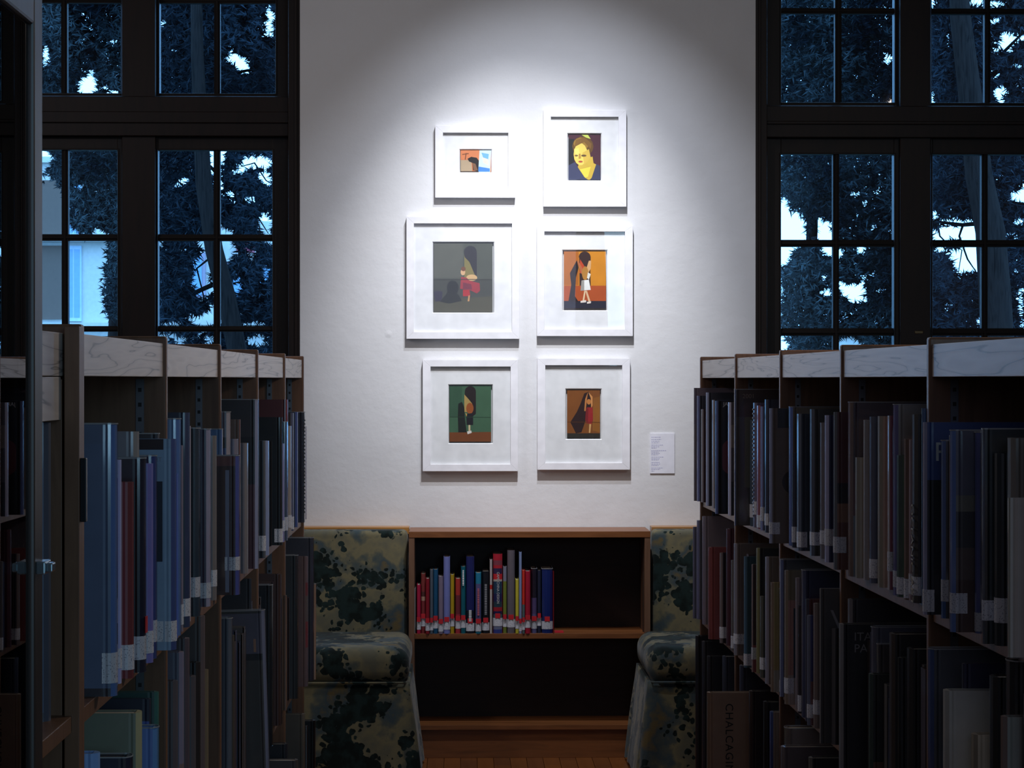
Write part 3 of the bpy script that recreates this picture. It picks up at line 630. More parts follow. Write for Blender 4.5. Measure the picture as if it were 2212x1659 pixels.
def book(loc, rot, t, h, d, spine, cover, bands=None, sbands=None, coat=.0, rnd=1.0, lab=None, red=None, k=BK, rough=.45, page=None, kc=1.0):
    """one hard-bound volume; local -y is the spine, local x the thickness. bands: [(top_frac, colour)...] from the bottom up on the covers."""
    ms = []; 
    def mi(c, q=1.0):
        m = plain(rgb(c, k*q), rough, coat=coat)
        if m not in ms: ms.append(m)
        return ms.index(m)
    cover = cover or spine
    cb = list(bands or []) + [(1.0, cover)]; sb = list(sbands or [])+[(1.0, spine)]
    zs = sorted(set([0.0]+[b[0] for b in cb]+[b[0] for b in sb]))
    out = spine_outline(t, d, rnd)
    inn = spine_outline(t-.005, d, 0.2); inn = [(x, max(y, .003)) for x, y in inn]
    n = len(out); b = MB()
    for a, c in zip(zs[:-1], zs[1:]):
        cc = next(q[1] for q in cb if q[0] >= c-1e-6); ss = next(q[1] for q in sb if q[0] >= c-1e-6)
        v = [(x, y, a*h) for x, y in out]+[(x, y, c*h) for x, y in out]
        for i in range(n-1):
            side = (i < 4 or i >= n-5)
            b.add([v[i], v[i+1], v[n+i+1], v[n+i]], [(0, 1, 2, 3)], mi(cc, kc) if side else mi(ss))
    v = [(x, y, z*h) for z in (0, 1) for x, y in inn]
    b.add(v, [(i+1, i, n+i, n+i+1) for i in range(n-1)], mi(cover))
    for z in (0, h):
        v = [(x, y, z) for x, y in out]+[(x, y, z) for x, y in inn]
        b.add(v, [(i, i+1, n+i+1, n+i) for i in range(n-1)], mi(spine))
    for s in (0, n-1):
        b.add([(*out[s], 0), (*inn[s], 0), (*inn[s], h), (*out[s], h)], [(0, 1, 2, 3)], mi(cover))
    me = bpy.data.meshes.new('book'); me.from_pydata(b.v, [], b.f)
    for m in ms: me.materials.append(m)
    for p, i in zip(me.polygons, b.mi): p.material_index = i
    bm = bmesh.new(); bm.from_mesh(me); bmesh.ops.remove_doubles(bm, verts=bm.verts, dist=1e-5); bm.to_mesh(me); bm.free()
    o = bpy.data.objects.new('book', me); COL.objects.link(o); o.location = loc; o.rotation_euler = rot
    MB().box(-(t-.006)/2, (t-.006)/2, .004, d-.004, .003, h-.003).build('page_block', page or M_PAGE, o)
    if coat >= .8 and h > .12:
        v, f = strip(t, d, rnd, -.0, h+.002, .0013, d*.98)
        jm = MB().add(v, f)
        v, f = strip(t, d, rnd, h+.0004, h+.0022, .0016, d*.98); jm.add(v, f, 1)
        jm.build('clear_jacket', [M_JACKET, M_RIM_GLINT], o)
    if lab:
        v, f = strip(t, d, rnd, lab[0], lab[1], .0008, min(lab[2] if len(lab) > 2 else .022, d*.5))
        MB().add(v, f).build('call_label', M_LABEL, o)
    if red:
        hw = min(t*.46, .0095); MB().box(-hw, hw, -.0078, -.0062, red[0], red[1]).build('genre_sticker', M_RED, o)
    return o

# --- books on the low bookcase: crop pixels (2212 px crop of x870..1420, y1130..): scale 4.022
CB = [  # x0, x1, top, spine colour, desc, opts
 (92, 112, 565, (120, 120, 118), 'thin pale grey', {}),
 (121, 156, 535, (150, 24, 56), 'short crimson', {'lab': 1}),
 (158, 197, 440, (108, 44, 42), 'brown-red patterned', {'lab': 1, 'sb': [(.55, (108, 40, 42)), (.62, (150, 120, 100)), (.70, (70, 40, 36))]}),
 (198, 233, 482, (116, 20, 32), 'dark red', {'lab': 1}),
 (236, 264, 405, (66, 74, 84), 'slate grey', {'lab': 1}),
 (265, 306, 402, (20, 66, 96), 'petrol blue', {'lab': 1}),
 (310, 352, 462, (108, 96, 112), 'mauve grey', {'lab': 1}),
 (354, 411, 292, (100, 106, 158), 'tall lavender', {'lab': 1}),
 (413, 448, 448, (150, 124, 20), 'mustard yellow', {'lab': 1}),
 (457, 502, 482, (150, 44, 40), 'rust red', {'lab': 1, 'sb': [(.35, (140, 40, 50)), (.7, (96, 34, 44))]}),
 (505, 546, 378, (8, 76, 88), 'teal', {'lab': 1, 'marks': (.72, .95, (190, 200, 200))}),
 (550, 622, 290, (22, 26, 76), 'tall navy blue lettered', {'lab': 1, 'coat': .6, 'sb': [(.3, (12, 14, 26))], 'marks': (.16, .30, (190, 195, 210))}),
 (632, 682, 432, (28, 104, 132), 'cyan and violet', {'lab': 1, 'sb': [(.2, (20, 90, 110)), (.82, (74, 70, 110))], 'marks': (.3, .75, (150, 40, 60))}),
 (690, 752, 418, (14, 16, 24), 'black', {'lab': 1, 'coat': .5, 'marks': (.3, .8, (90, 90, 95))}),
 (756, 778, 318, (150, 140, 138), 'slim tall cream', {'sb': [(.6, (150, 142, 138)), (.66, (160, 30, 26))]}),
 (784, 866, 268, (150, 24, 40), 'thick striped multicolour', {'lab': 1, 'coat': .6, 'text': 'GAME CHINA DESIGN',
    'sb': [(.05, (40, 50, 110)), (.14, (90, 96, 120)), (.18, (60, 90, 40)), (.24, (50, 80, 84)), (.28, (20, 20, 60)), (.33, (130, 22, 34)), (.40, (30, 50, 60)), (.50, (24, 26, 66)), (.655, (24, 50, 70)), (.68, (150, 140, 130)), (.75, (168, 30, 36)), (.82, (40, 30, 60)), (.86, (150, 30, 40)), (.92, (110, 50, 60))]}),
 (871, 903, 378, (104, 104, 118), 'olive green and grey', {'lab': 1, 'sb': [(.78, (92, 100, 34))]}),
 (908, 974, 236, (84, 78, 84), 'tallest grey-brown', {'lab': 1, 'coat': .7}),
 (979, 1008, 492, (160, 150, 44), 'short yellow', {'lab': 1}),
 (1010, 1034, 252, (104, 118, 150), 'slim tall blue-white', {'lab': 1}),
 (1037, 1061, 412, (170, 40, 24), 'orange-red and grey', {'lab': 1, 'sb': [(.46, (66, 84, 84))]}),
 (1063, 1110, 418, (140, 20, 42), 'raspberry red', {'lab': 1}),
 (1117, 1166, 398, (30, 24, 38), 'black and lilac jacketed', {'lab': 1, 'coat': .8, 'sb': [(.3, (90, 90, 130)), (.55, (84, 70, 110))]}),
 (1170, 1201, 412, (20, 24, 44), 'dark slate jacketed', {'lab': 1, 'coat': .7}),
 (1207, 1303, 400, (14, 34, 96), 'thick royal blue jacketed', {'lab': 1, 'coat': .9}),
 (1305, 1315, 425, (96, 10, 18), 'very thin dark red', {}),
]
S = 4.022
for i, (x0, x1, tp, c, desc, op) in enumerate(CB):
    pr = random.uniform(-.002, .014)
    Yb = YC+pr+.004
    px0, px1 = 870+x0/S, 870+x1/S
    X0, X1 = wx(px0, Yb), wx(px1, Yb)
    ztop = wz(1130+tp/S, Yb); h = ztop-sh1; t = X1-X0-.0004
    r0 = random.uniform(.044, .064)
    o = book(((X0+X1)/2, Yb, sh1), (0, 0, 0), max(t, .004), h, min(.18, h*.72), c, c, sbands=op.get('sb'), coat=op.get('coat', .15), rnd=1 if t > .014 else .3,
             lab=(r0-.036, r0-.006, .018) if op.get('lab') else None, red=(r0-.006, r0+.012) if op.get('lab') else None, k=1.6)
    nth = ordinal(i+1)
    tag(o, '%s book on the low bookcase, %s from its left side' % (desc, nth), 'book', 'books on the low bookcase')
    if 'marks' in op:
        a, b_, mc = op['marks']; mk = MB(); z = h*a
        while z < h*b_:
            s_ = random.uniform(.003, .008); mk.box(-t*.16, t*.16, -.0085, -.0078, z, z+s_); z += s_+.0018
        mk.build('spine_lettering', plain(rgb(mc, 2.4), .6), o)
    if 'text' in op:
        text('title', op['text'], .0135, plain((.62, .60, .60, 1), .5), o, (0.001, -.0066, h*.575), (math.pi/2, math.pi/2, 0), sx=.9)

# ------------------------------------------------------------------ aisle bookcases
class Row:
    def __init__(s, side, vp, X0, su, label):
        s.side = side; s.vp = vp; s.X0 = X0; s.yaw = math.atan((1106-vp)/F); s.su = su
        s.rot = s.yaw-YAW     # row direction seen from the camera column
        s.E = empty('aisle_bookcase', (0, 0, 0), (0, 0, s.rot)); tag(s.E, label, 'bookcase')
        s.R = Matrix.Rotation(s.rot, 4, 'Z')
    def tan(s, px): return math.tan(math.atan((px-1106)/F)+s.yaw)
    def x(s, px, d): return s.tan(px)*d
    def d(s, px, x): return x/s.tan(px)
    def z(s, py, x, d): return CAMZ+(HOR-py)/F*(d*math.cos(s.yaw)+x*math.sin(s.yaw))
    def w(s, x, d, z): return s.R @ Vector((x, d, z))
# uprights (centre distance along the row)
SL = [2.28, 3.19, 4.09, 5.00, 5.91, 6.81, 7.60]
SR = [3.24, 4.15, 5.06, 5.97, 6.88, 7.80]
LR = Row(-1, 1000, -.511, SL, 'oak library bookcase with pale canopy boards on the left of the aisle')
RR = Row(1, 950, .862, SR, 'oak library bookcase with pale canopy boards on the right of the aisle')
DPTH = .27
UT = .022
SHELVES = {}
def build_row(r, shelfz, canopy_recess, posts):
    E = r.E; sg = r.side; X = r.X0
    def bb(name, a, b, d0, d1, z0, z1, m, par=None, bevel=.001):
        lo, hi = sorted((X+sg*a, X+sg*b)); return MB().box(lo, hi, d0, d1, z0, z1).build(name, m, par or E, bevel=bevel)
    for i, s in enumerate(r.su):
        u = bb('upright', 0, 2*DPTH, s-UT/2, s+UT/2, 0, 1.504, M_OAK, bevel=.004)
        if i < len(r.su):
            tr = MB(); xa, xb = sorted((X+sg*.038, X+sg*.052)); y0 = s-UT/2-.003
            tr.box(xa, xb, y0, y0+.003, .12, 1.43)
            z = 1.415
            tr2 = MB()
            while z > .2:
                tr2.box(xa+.004, xb-.004, y0-.0006, y0, z-.007, z); z -= .0254
            t_ = tr.build('shelf_track', M_METAL, u)
            q = tr2.build('slots', M_BLACK, t_); q.parent = u
    for i in range(len(r.su)-1):
        a, b = r.su[i]+UT/2, r.su[i+1]-UT/2
        rc = canopy_recess.get(i, .006)
        bb('canopy_board', rc, rc+.022, a, b, 1.434, 1.4915, M_CANOPY)
        bb('top_board', rc+.022, 2*DPTH-.02, a, b, 1.47, 1.4885, M_OAK)
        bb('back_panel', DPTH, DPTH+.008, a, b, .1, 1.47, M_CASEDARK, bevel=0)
        for z in shelfz[i]:
            bb('shelf', .008, DPTH, a, b, z-.022, z, M_OAK)
        bb('plinth', .03, .05, a, b, 0, .075, M_OAK)
    return bb
zsL = {i: [1.43-.45, 1.43-.95, .08] for i in range(6)}
zsL[0] = [1.43-.447, 1.43-.87, .08]; zsL[1] = [1.43-.449, 1.43-.87, .08]; zsL[2] = [1.43-.45, 1.43-.93, .08]
zsR = {i: [1.43-.40, 1.43-.79, .09] for i in range(5)}
for i in (0, 1): zsR[i] = [1.43-.406, 1.43-.92, .09]
bbL = build_row(LR, zsL, {0: .022}, None)
bbR = build_row(RR, zsR, {}, None)
# fascia, door post and latch in the nearest visible bay of the left bookcase
bbL('fascia_board', .022, .040, SL[0]+UT/2, SL[1]-.048, 1.376, 1.433, M_CANOPY)
pt = bbL('door_post', -.002, .018, SL[1]-.046, SL[1]-UT/2-.001, .05, 1.50, M_OAK)
bbL('door_post', .022, .052, SL[1]-.040, SL[1]-UT/2-.004, .08, 1.43, M_OAK)
bbL('latch', -.010, -.002, SL[1]-.040, SL[1]-.028, 1.24, 1.325, plain((.03, .035, .04, 1), .35, metal=.7), pt)

LRND = random.Random(5)
def jl(l):
    if not l: return None
    dz = LRND.uniform(-.012, .022); return (max(.002, l[0]+dz), l[1]+dz+LRND.uniform(-.006, .003), l[2]*LRND.uniform(.55, 1.0))
def shelf_books(r, z, entries, s_range, where, group, dmax=.25, fill=True, k=BK, min_h=.17):
    """entries far -> near: (px edge, protrusion m, top py, spine rgb, cover rgb or None, description, options)"""
    seq = []
    smin, smax = s_range
    prev = smax
    ups = r.su
    for (px, p, tp, sp, cv, desc, op) in entries:
        x = r.X0 - r.side*p
        s = r.d(px, x)
        s = min(s, prev-.002)
        for u in ups:                      # keep clear of the uprights
            if u-UT/2-.012 < s < u+UT/2+.004: s = u-UT/2-.006
        if s < smin: s = smin+.012
        seq.append((s, px, p, tp, sp, cv, desc, op)); 
        prev = s-.010
    n = 0; FL = MB(); fm = []
    for i, (s, px, p, tp, sp, cv, desc, op) in enumerate(seq):
        nxt = seq[i+1][0] if i+1 < len(seq) else s-.03
        gap = s-nxt
        lo = nxt
        for u in ups:
            if nxt < u < s: lo = max(lo, u+UT/2+.002)
        t = min(s-lo-.0012, op.get('t', .034))
        t = max(t, .007)
        x = r.x(px, s)
        ztop = r.z(tp, x, s-t/2)
        zz = op.get('z', z)
        h = max(ztop-zz, .1)
        d = min(dmax+p, h*.8, .30) if not op.get('d') else op['d']
        rotz = (-math.pi/2 if r.side > 0 else math.pi/2)+r.rot
        lean = op.get('lean', 0)           # pitch of the spine toward the shelf
        loc = r.w(x, s-t/2, zz)
        o = book(loc, (0, 0, rotz), t, h, d, sp, cv, bands=op.get('b'), sbands=op.get('sb'), coat=op.get('coat', .35), rnd=1 if t > .014 else .3,
                 lab=jl(op.get('lab')), red=op.get('red'), k=op.get('k', k), kc=1.7 if r.side > 0 else 1.25)  # kc brightens cover colours in place of light missing on camera-facing sides
        if lean:
            o.rotation_euler = (Matrix.Rotation(rotz, 4, 'Z') @ Matrix.Rotation(lean, 4, 'X')).to_euler()
        n += 1
        tag(o, '%s book, %s from wall end, %s' % (desc, ordinal(n), where), 'book', group)
        if 'text' in op:
            body, size, ly, lz_, mode, tc = op['text']
            tm = plain(rgb(tc, 5.0 if mode != 'cover_down' else 1.0), .5)
            sgn = 1 if r.side > 0 else -1   # the cover that faces the camera is local +x on the right row, -x on the left
            if mode == 'cover':
                text('title', body, size, tm, o, (sgn*(t/2+.0004), ly, h-lz_), (math.pi/2, 0, math.pi/2*sgn), 'LEFT' if r.side > 0 else 'RIGHT')
            elif mode == 'cover_down':
                text('title', body, size, tm, o, (sgn*(t/2+.0004), ly, h-lz_), (math.pi/2, math.pi/2, math.pi/2*sgn), 'LEFT', space=1.15)
            elif mode == 'spine':
                text('title', body, size, tm, o, (0, -.0068, h-lz_), (math.pi/2, math.pi/2, 0), 'LEFT')
        if 'disc' in op:
            cy, cz, rr_, dc = op['disc']; sgn = 1 if r.side > 0 else -1
            n_ = 28; pts = [(sgn*(t/2+.0004), cy+rr_*math.cos(2*math.pi*q/n_), cz+rr_*math.sin(2*math.pi*q/n_)) for q in range(n_)]
            pts = [(a, max(min(b, d-.005), .0135), c) for a, b, c in pts]
            MB().add(pts, [tuple(range(n_))]).build('printed_shape', plain(rgb(dc, 3.0), .4, coat=.4), o)
        if 'panel' in op:
            for (y0, y1, z0, z1, dc) in op['panel']:
                sgn = 1 if r.side > 0 else -1; xa, xb = sorted((sgn*(t/2), sgn*(t/2+.0004)))
                MB().box(xa, xb, y0, min(y1, d-.004), z0*h, z1*h).build('printed_panel', plain(rgb(dc, 3.0), .4, coat=.3), o)
        if 'comb' in op:
            mk = MB(); q = .03
            while q < h-.02: mk.box(-t*.3, t*.2, -.0075, -.0062, q, q+.0045); q += .0115
            mk.build('spine_lettering', plain((.45, .46, .5, 1), .5), o)
        # volumes hidden between this one and its next visible neighbour
        if fill:
            e = s-t-.0015; lim = nxt+.012
            hh = None
            while e-lim > .030:
                tt = min(random.uniform(.026, .045), e-lim-.002)
                bad = [u for u in ups if e-tt < u+UT/2+.002 and e > u-UT/2-.002]
                if bad: e = bad[0]-UT/2-.003; continue
                hn = h if i+1 >= len(seq) else min(h, r.z(seq[i+1][3], r.X0, nxt)-zz)
                hf = max(.15, min(h, hn)-random.uniform(.008, .05))
                xr = r.X0+r.side*(.004+random.uniform(0, .010))
                # stay behind the sight line of the protruding neighbours
                c = random.choice([(40, 42, 52), (58, 50, 46), (30, 36, 60), (66, 62, 60), (50, 30, 30), (34, 48, 48)])
                mm = plain(rgb(c, k), .45, coat=.3)
                for q in (mm, M_PAGE):
                    if q not in fm: fm.append(q)
                xa = xr; q0, q1, df = e-tt+.001, e, min(.2, hf*.75)*r.side
                lo_, hi_ = sorted((xa, xa+df))
                FL.box(lo_, hi_, q0, q0+.0025, zz, zz+hf, fm.index(mm)); FL.box(lo_, hi_, q1-.0025, q1, zz, zz+hf, fm.index(mm))
                sa, sb_ = sorted((xa, xa+.0025*r.side)); FL.box(sa, sb_, q0, q1, zz, zz+hf, fm.index(mm))
                pa, pb = sorted((xa+.003*r.side, xa+df-.004*r.side)); FL.box(pa, pb, q0+.003, q1-.003, zz+.003, zz+hf-.004, fm.index(M_PAGE))
                e -= tt
    if FL.v:
        o = FL.build('tucked_books', fm); o.rotation_euler = (0, 0, r.rot)
        tag(o, 'dark volumes standing half hidden between the larger books, %s' % where, 'books', kind='stuff')
LB = (.015, .050, .024)
g = (96, 92, 92)
top_right = [
 (1499, .010, 838, (56, 46, 54), (60, 50, 60), 'tall plum and grey', {'b': [(.68, (62, 54, 54))], 'sb': [(.68, (70, 62, 64))], 'lab': None}),
 (1508, .006, 855, (60, 66, 110), (22, 24, 34), 'blue-edged black', {}),
 (1517, .004, 884, (96, 92, 100), (36, 20, 26), 'maroon', {'t': .02}),
 (1528, .012, 848, (96, 104, 134), (24, 24, 32), 'tilting silver-spined', {'t': .025}),
 (1541, .010, 864, (110, 106, 112), (26, 30, 44), 'pale-edged navy', {'t': .02}),
 (1548, .034, 866, (28, 44, 90), (6, 6, 8), 'black red-disc', {'t': .03, 'text': ('JAPAN', .016, .016, .010, 'cover', (120, 120, 124)), 'disc': (.062, .17, .060, (74, 8, 14)), 'd': .26}),
 (1576, .006, 869, (120, 120, 146), (52, 46, 52), 'lilac-grey', {'t': .025, 'b': [(.3, (22, 24, 34)), (.6, (44, 40, 50)), (.8, (74, 66, 62))]}),
 (1587, .052, 842, (24, 58, 118), (40, 24, 18), 'large brown jacketed', {'t': .04, 'coat': .8, 'b': [(.8, (46, 38, 26))], 'text': ('2001', .017, .020, .018, 'cover', (76, 60, 46)), 'panel': [(.026, .11, .28, .80, (72, 68, 46))], 'lab': None}),
 (1623, .004, 907, (30, 50, 66), (30, 44, 60), 'narrow teal', {'lab': LB}),
 (1630, .006, 870, (66, 60, 84), (60, 50, 70), 'mauve speckled', {'lab': LB, 'comb': 1}),
 (1638, .004, 876, (104, 40, 56), (70, 34, 46), 'rose-red', {'lab': LB}),
 (1646, .004, 878, (76, 84, 130), (26, 28, 46), 'lavender-edged', {'lab': LB, 't': .02}),
 (1655, .004, 863, (22, 28, 50), (20, 26, 44), 'navy', {'lab': LB}),
 (1665, .050, 882, (90, 94, 120), (56, 44, 34), 'wide tan and charcoal', {'t': .02, 'b': [(.84, (58, 46, 34))], 'lab': (.015, .05, .03), 'disc': (.055, .15, .03, (34, 26, 22)), 'panel': [(.014, .2, .855, 1.0, (20, 24, 28))]}),
 (1708, .012, 880, (54, 84, 150), (74, 62, 44), 'tan with blue jacket edge', {'t': .03, 'coat': .9}),
 (1714, .016, 978, (24, 30, 50), (24, 22, 34), 'short dark navy', {'t': .02, 'lab': LB}),
 (1724, .018, 894, (42, 50, 66), (22, 32, 44), 'broad slate-blue', {'t': .045, 'lab': LB}),
 (1752, .012, 884, (34, 42, 60), (30, 30, 26), 'olive-black', {'t': .045, 'lab': LB}),
 (1775, .004, 913, (74, 68, 74), (64, 58, 60), 'dull mauve', {'t': .03, 'lab': LB}),
 (1785, .010, 897, (104, 104, 136), (18, 24, 54), 'navy with lilac spine', {'t': .03, 'lab': LB}),
 (1804, .026, 890, (66, 70, 76), (54, 18, 20), 'dark flame-patterned', {'t': .02, 'b': [(.3, (64, 30, 20)), (.42, (82, 50, 26)), (.55, (20, 18, 22)), (.8, (54, 20, 22))], 'lab': LB}),
 (1836, .022, 870, (90, 66, 52), (40, 28, 38), 'copper-spined jacketed', {'t': .035, 'coat': .9, 'b': [(.35, (60, 70, 80)), (.6, (60, 26, 34))]}),
 (1851, .016, 988, (92, 86, 72), (92, 86, 72), 'short sand-coloured', {'t': .03}),
 (1869, .008, 907, (104, 98, 96), (100, 84, 70), 'grey-beige', {'t': .022}),
 (1882, .008, 900, (52, 56, 76), (34, 40, 58), 'slate', {'t': .03, 'lab': LB}),
 (1899, .010, 899, (94, 84, 66), (110, 90, 64), 'light tan', {'t': .035, 'lab': None}),
 (1918, .006, 898, (134, 122, 124), (86, 16, 40), 'magenta', {'t': .014, 'lab': LB, 'sb': [(1.0, (120, 110, 112))]}),
 (1934, .012, 875, (74, 72, 120), (78, 74, 66), 'tall pale grey jacketed', {'t': .025, 'coat': .9, 'lab': LB}),
 (1941, .012, 983, (34, 54, 46), (28, 56, 34), 'short bottle-green', {'t': .03, 'lab': LB}),
 (1957, .010, 948, (84, 58, 40), (96, 52, 34), 'russet', {'t': .022, 'lab': LB}),
 (1967, .008, 950, (110, 88, 90), (84, 72, 72), 'dusty pink flecked', {'t': .02, 'lab': LB}),
 (1974, .006, 895, (48, 44, 40), (30, 24, 22), 'charcoal lettered', {'t': .034, 'lab': LB, 'text': ('OCEANIC ART', .028, 0, .16, 'spine', (84, 70, 40))}),
 (1991, .006, 882, (24, 60, 96), (20, 54, 86), 'sea-blue', {'t': .025, 'lab': None}),
 (1997, .032, 912, (112, 112, 140), (4, 40, 92), 'royal-blue and black', {'t': .018, 'b': [(.70, (12, 16, 22))], 'text': ('P', .046, .013, .052, 'cover', (96, 110, 110)), 'lab': LB, 'k': 2.4}),
 (2037, .014, 953, (30, 74, 130), (30, 28, 34), 'blue-gleaming dark', {'t': .03, 'coat': 1.0, 'lab': LB}),
 (2050, .008, 940, (78, 62, 54), (70, 56, 48), 'brown cloth', {'t': .014}),
 (2057, .044, 931, (52, 84, 140), (50, 52, 66), 'broad jacketed grey and umber', {'t': .03, 'coat': 1.0, 'b': [(.26, (48, 30, 26)), (.42, (56, 44, 40)), (.60, (34, 34, 38)), (.68, (66, 66, 56))], 'lab': LB}),  # spine blue is a highlight on the jacket, painted as colour
 (2110, .010, 935, (56, 70, 130), (44, 46, 66), 'violet-blue', {'t': .02, 'coat': .9, 'lab': LB}),
 (2122, .036, 928, (50, 58, 70), (14, 22, 24), 'wide black-green', {'t': .035, 'coat': .8, 'lab': LB}),
 (2152, .018, 979, (22, 30, 36), (12, 16, 20), 'shorter black', {'t': .03, 'lab': LB}),
 (2179, .012, 946, (84, 78, 68), (64, 60, 52), 'oatmeal', {'t': .04, 'b': [(.62, (64, 60, 52)), (.70, (20, 18, 20))]}),
 (2177, .040, 1075, (96, 84, 68), (84, 64, 54), 'low fawn', {'t': .03}),
 (2226, .010, 940, (40, 44, 60), None, 'dull indigo', {'t': .04}),
]
shelf_books(RR, 1.43-.402, top_right, (3.20, 7.78), 'top shelf, right bookcase', 'books on the top shelf of the right bookcase', k=2.8)

row2_right_far = [
 (1497, .020, 1138, (66, 66, 90), (50, 50, 64), 'lavender-grey', {}),
 (1508, .010, 1124, (60, 60, 90), (40, 38, 46), 'indigo', {'t': .03}),
 (1520, .010, 1115, (76, 66, 80), (66, 56, 62), 'heather', {'t': .03}),
 (1533, .040, 1182, (84, 16, 14), (84, 20, 14), 'brick-red', {'t': .03, 'k': 3.0}),
 (1558, .018, 1194, (76, 62, 60), (24, 16, 20), 'brown-spined black', {'t': .025, 'lab': LB}),
 (1572, .006, 1142, (50, 14, 28), (50, 12, 26), 'tall burgundy', {'t': .03}),
 (1582, .008, 1210, (64, 60, 60), (30, 26, 28), 'thin stone', {'t': .02, 'lab': LB}),
 (1588, .014, 1174, (84, 80, 90), (64, 52, 46), 'lilac lettered', {'t': .035, 'lab': LB}),
 (1610, .024, 1202, (24, 62, 84), (14, 46, 52), 'bright teal', {'t': .02, 'lab': LB}),
 (1624, .020, 1219, (104, 84, 80), (34, 16, 20), 'black and red illustrated', {'t': .015, 'b': [(.25, (84, 20, 26)), (.4, (40, 20, 24))], 'lab': LB}),
 (1637, .002, 1184, (80, 76, 24), (20, 20, 20), 'yellow-spined', {'t': .03}),
 (1645, .008, 1288, (50, 50, 40), (24, 28, 24), 'short dark olive', {'t': .03, 'lab': LB}),
 (1656, .012, 1203, (84, 80, 94), (70, 60, 50), 'tall dove-grey', {'t': .035}),
 (1668, .018, 1258, (90, 70, 50), (104, 86, 16), 'mustard with black lines', {'t': .02, 'b': [(.2, (96, 88, 70))]}),
 (1684, .012, 1272, (26, 34, 36), (14, 16, 18), 'black jacketed', {'t': .03, 'coat': .9, 'b': [(.2, (56, 16, 22))], 'lab': LB}),
 (1688, .002, 1209, (50, 66, 110), (34, 40, 50), 'tall blue-jacketed', {'t': .03, 'coat': 1.0}),
 (1698, .018, 1232, (84, 68, 50), (72, 64, 40), 'tan and teal', {'t': .03, 'b': [(.22, (96, 84, 76)), (.78, (100, 64, 52))], 'panel': [(.014, .026, .2, .72, (16, 44, 58))], 'lab': LB}),
 (1722, .004, 1248, (84, 72, 78), (74, 62, 66), 'mauve', {'t': .025}),
 (1727, .010, 1307, (30, 24, 30), (18, 12, 18), 'low black', {'t': .02, 'lab': LB}),
 (1735, .010, 1232, (34, 40, 74), (12, 22, 50), 'tall navy gleaming', {'t': .035, 'coat': 1.0}),
 (1743, .012, 1294, (34, 30, 44), (60, 16, 16), 'oxblood', {'t': .03}),
 (1747, .018, 1329, (64, 70, 90), (12, 20, 70), 'low cobalt', {'t': .02, 'lab': LB, 'b': [(.4, (64, 30, 34))]}),
 (1761, .010, 1303, (84, 70, 66), (70, 56, 48), 'fawn', {'t': .025, 'lab': LB}),
 (1771, .044, 1271, (96, 92, 88), (36, 36, 34), 'wide charcoal', {'t': .022, 'text': ('V', .06, .022, .07, 'cover', (74, 74, 76))}),
 (1799, .014, 1356, (56, 56, 60), (12, 12, 14), 'frayed black', {'t': .03}),
]
shelf_books(RR, 1.43-.79, row2_right_far, (5.09, 7.78), 'middle shelf, far end of right bookcase', 'books on the far middle shelves of the right bookcase', k=2.8)
row2_right_near = [
 (1834, .000, 1294, (66, 62, 66), (26, 24, 28), 'tall grey-edged', {'t': .04, 'd': .3}),
 (1816, .042, 1347, (84, 84, 86), (8, 8, 10), 'large black lettered', {'t': .03, 'coat': .7, 'd': .30, 'text': ('ITALY\nPARIS', .024, .022, .038, 'cover', (66, 64, 62))}),
 (1886, .0, 1355, (66, 66, 84), (50, 50, 62), 'pale-topped jacketed', {'t': .03, 'coat': 1.0}),
 (1895, .0, 1392, (70, 66, 66), (44, 36, 34), 'clear-jacketed brown', {'t': .03, 'coat': 1.0}),
 (1880, .006, 1455, (36, 52, 46), (20, 20, 18), 'shorter black and orange', {'t': .028, 'b': [(.5, (60, 34, 16)), (.85, (14, 16, 16))]}),
 (1924, .016, 1368, (44, 34, 28), (18, 14, 14), 'black speckled', {'t': .04}),
 (1942, .018, 1420, (24, 24, 22), (12, 12, 12), 'plain black', {'t': .04}),
 (1962, .004, 1400, (20, 20, 22), (10, 10, 12), 'dull black', {'t': .04}),
 (2009, .040, 1402, (36, 60, 110), (40, 42, 46), 'large slate lettered', {'t': .03, 'coat': 1.0, 'd': .3, 'text': ('UNCUT', .026, .016, .075, 'cover', (96, 92, 88))}),  # blue spine colour paints a highlight on a dark grey jacket
 (2078, .016, 1433, (30, 30, 48), (16, 16, 40), 'indigo ringed', {'t': .02}),
 (2041, .044, 1490, (110, 106, 96), (96, 96, 88), 'wide cream and rose', {'t': .03, 'd': .22, 'b': [(.28, (40, 60, 36)), (.46, (84, 40, 38)), (.60, (96, 70, 64))], 'k': 3.0}),
 (2102, .020, 1585, (100, 90, 70), (120, 106, 80), 'small cream', {'t': .03, 'k': 3.0}),
 (2140, .012, 1460, (20, 20, 22), (10, 10, 11), 'black with pale top', {'t': .045}),
 (2176, .008, 1427, (30, 28, 30), (12, 12, 14), 'rounded glossy black', {'t': .045, 'coat': 1.0}),
 (2166, .036, 1547, (84, 60, 50), (66, 62, 54), 'brown and stone', {'t': .03}),
 (2214, .010, 1500, (40, 40, 44), None, 'charcoal', {'t': .04}),
]
shelf_books(RR, 1.43-.92, row2_right_near, (3.26, 5.04), 'middle shelf, near end of right bookcase', 'books on the near middle shelves of the right bookcase', k=2.6)
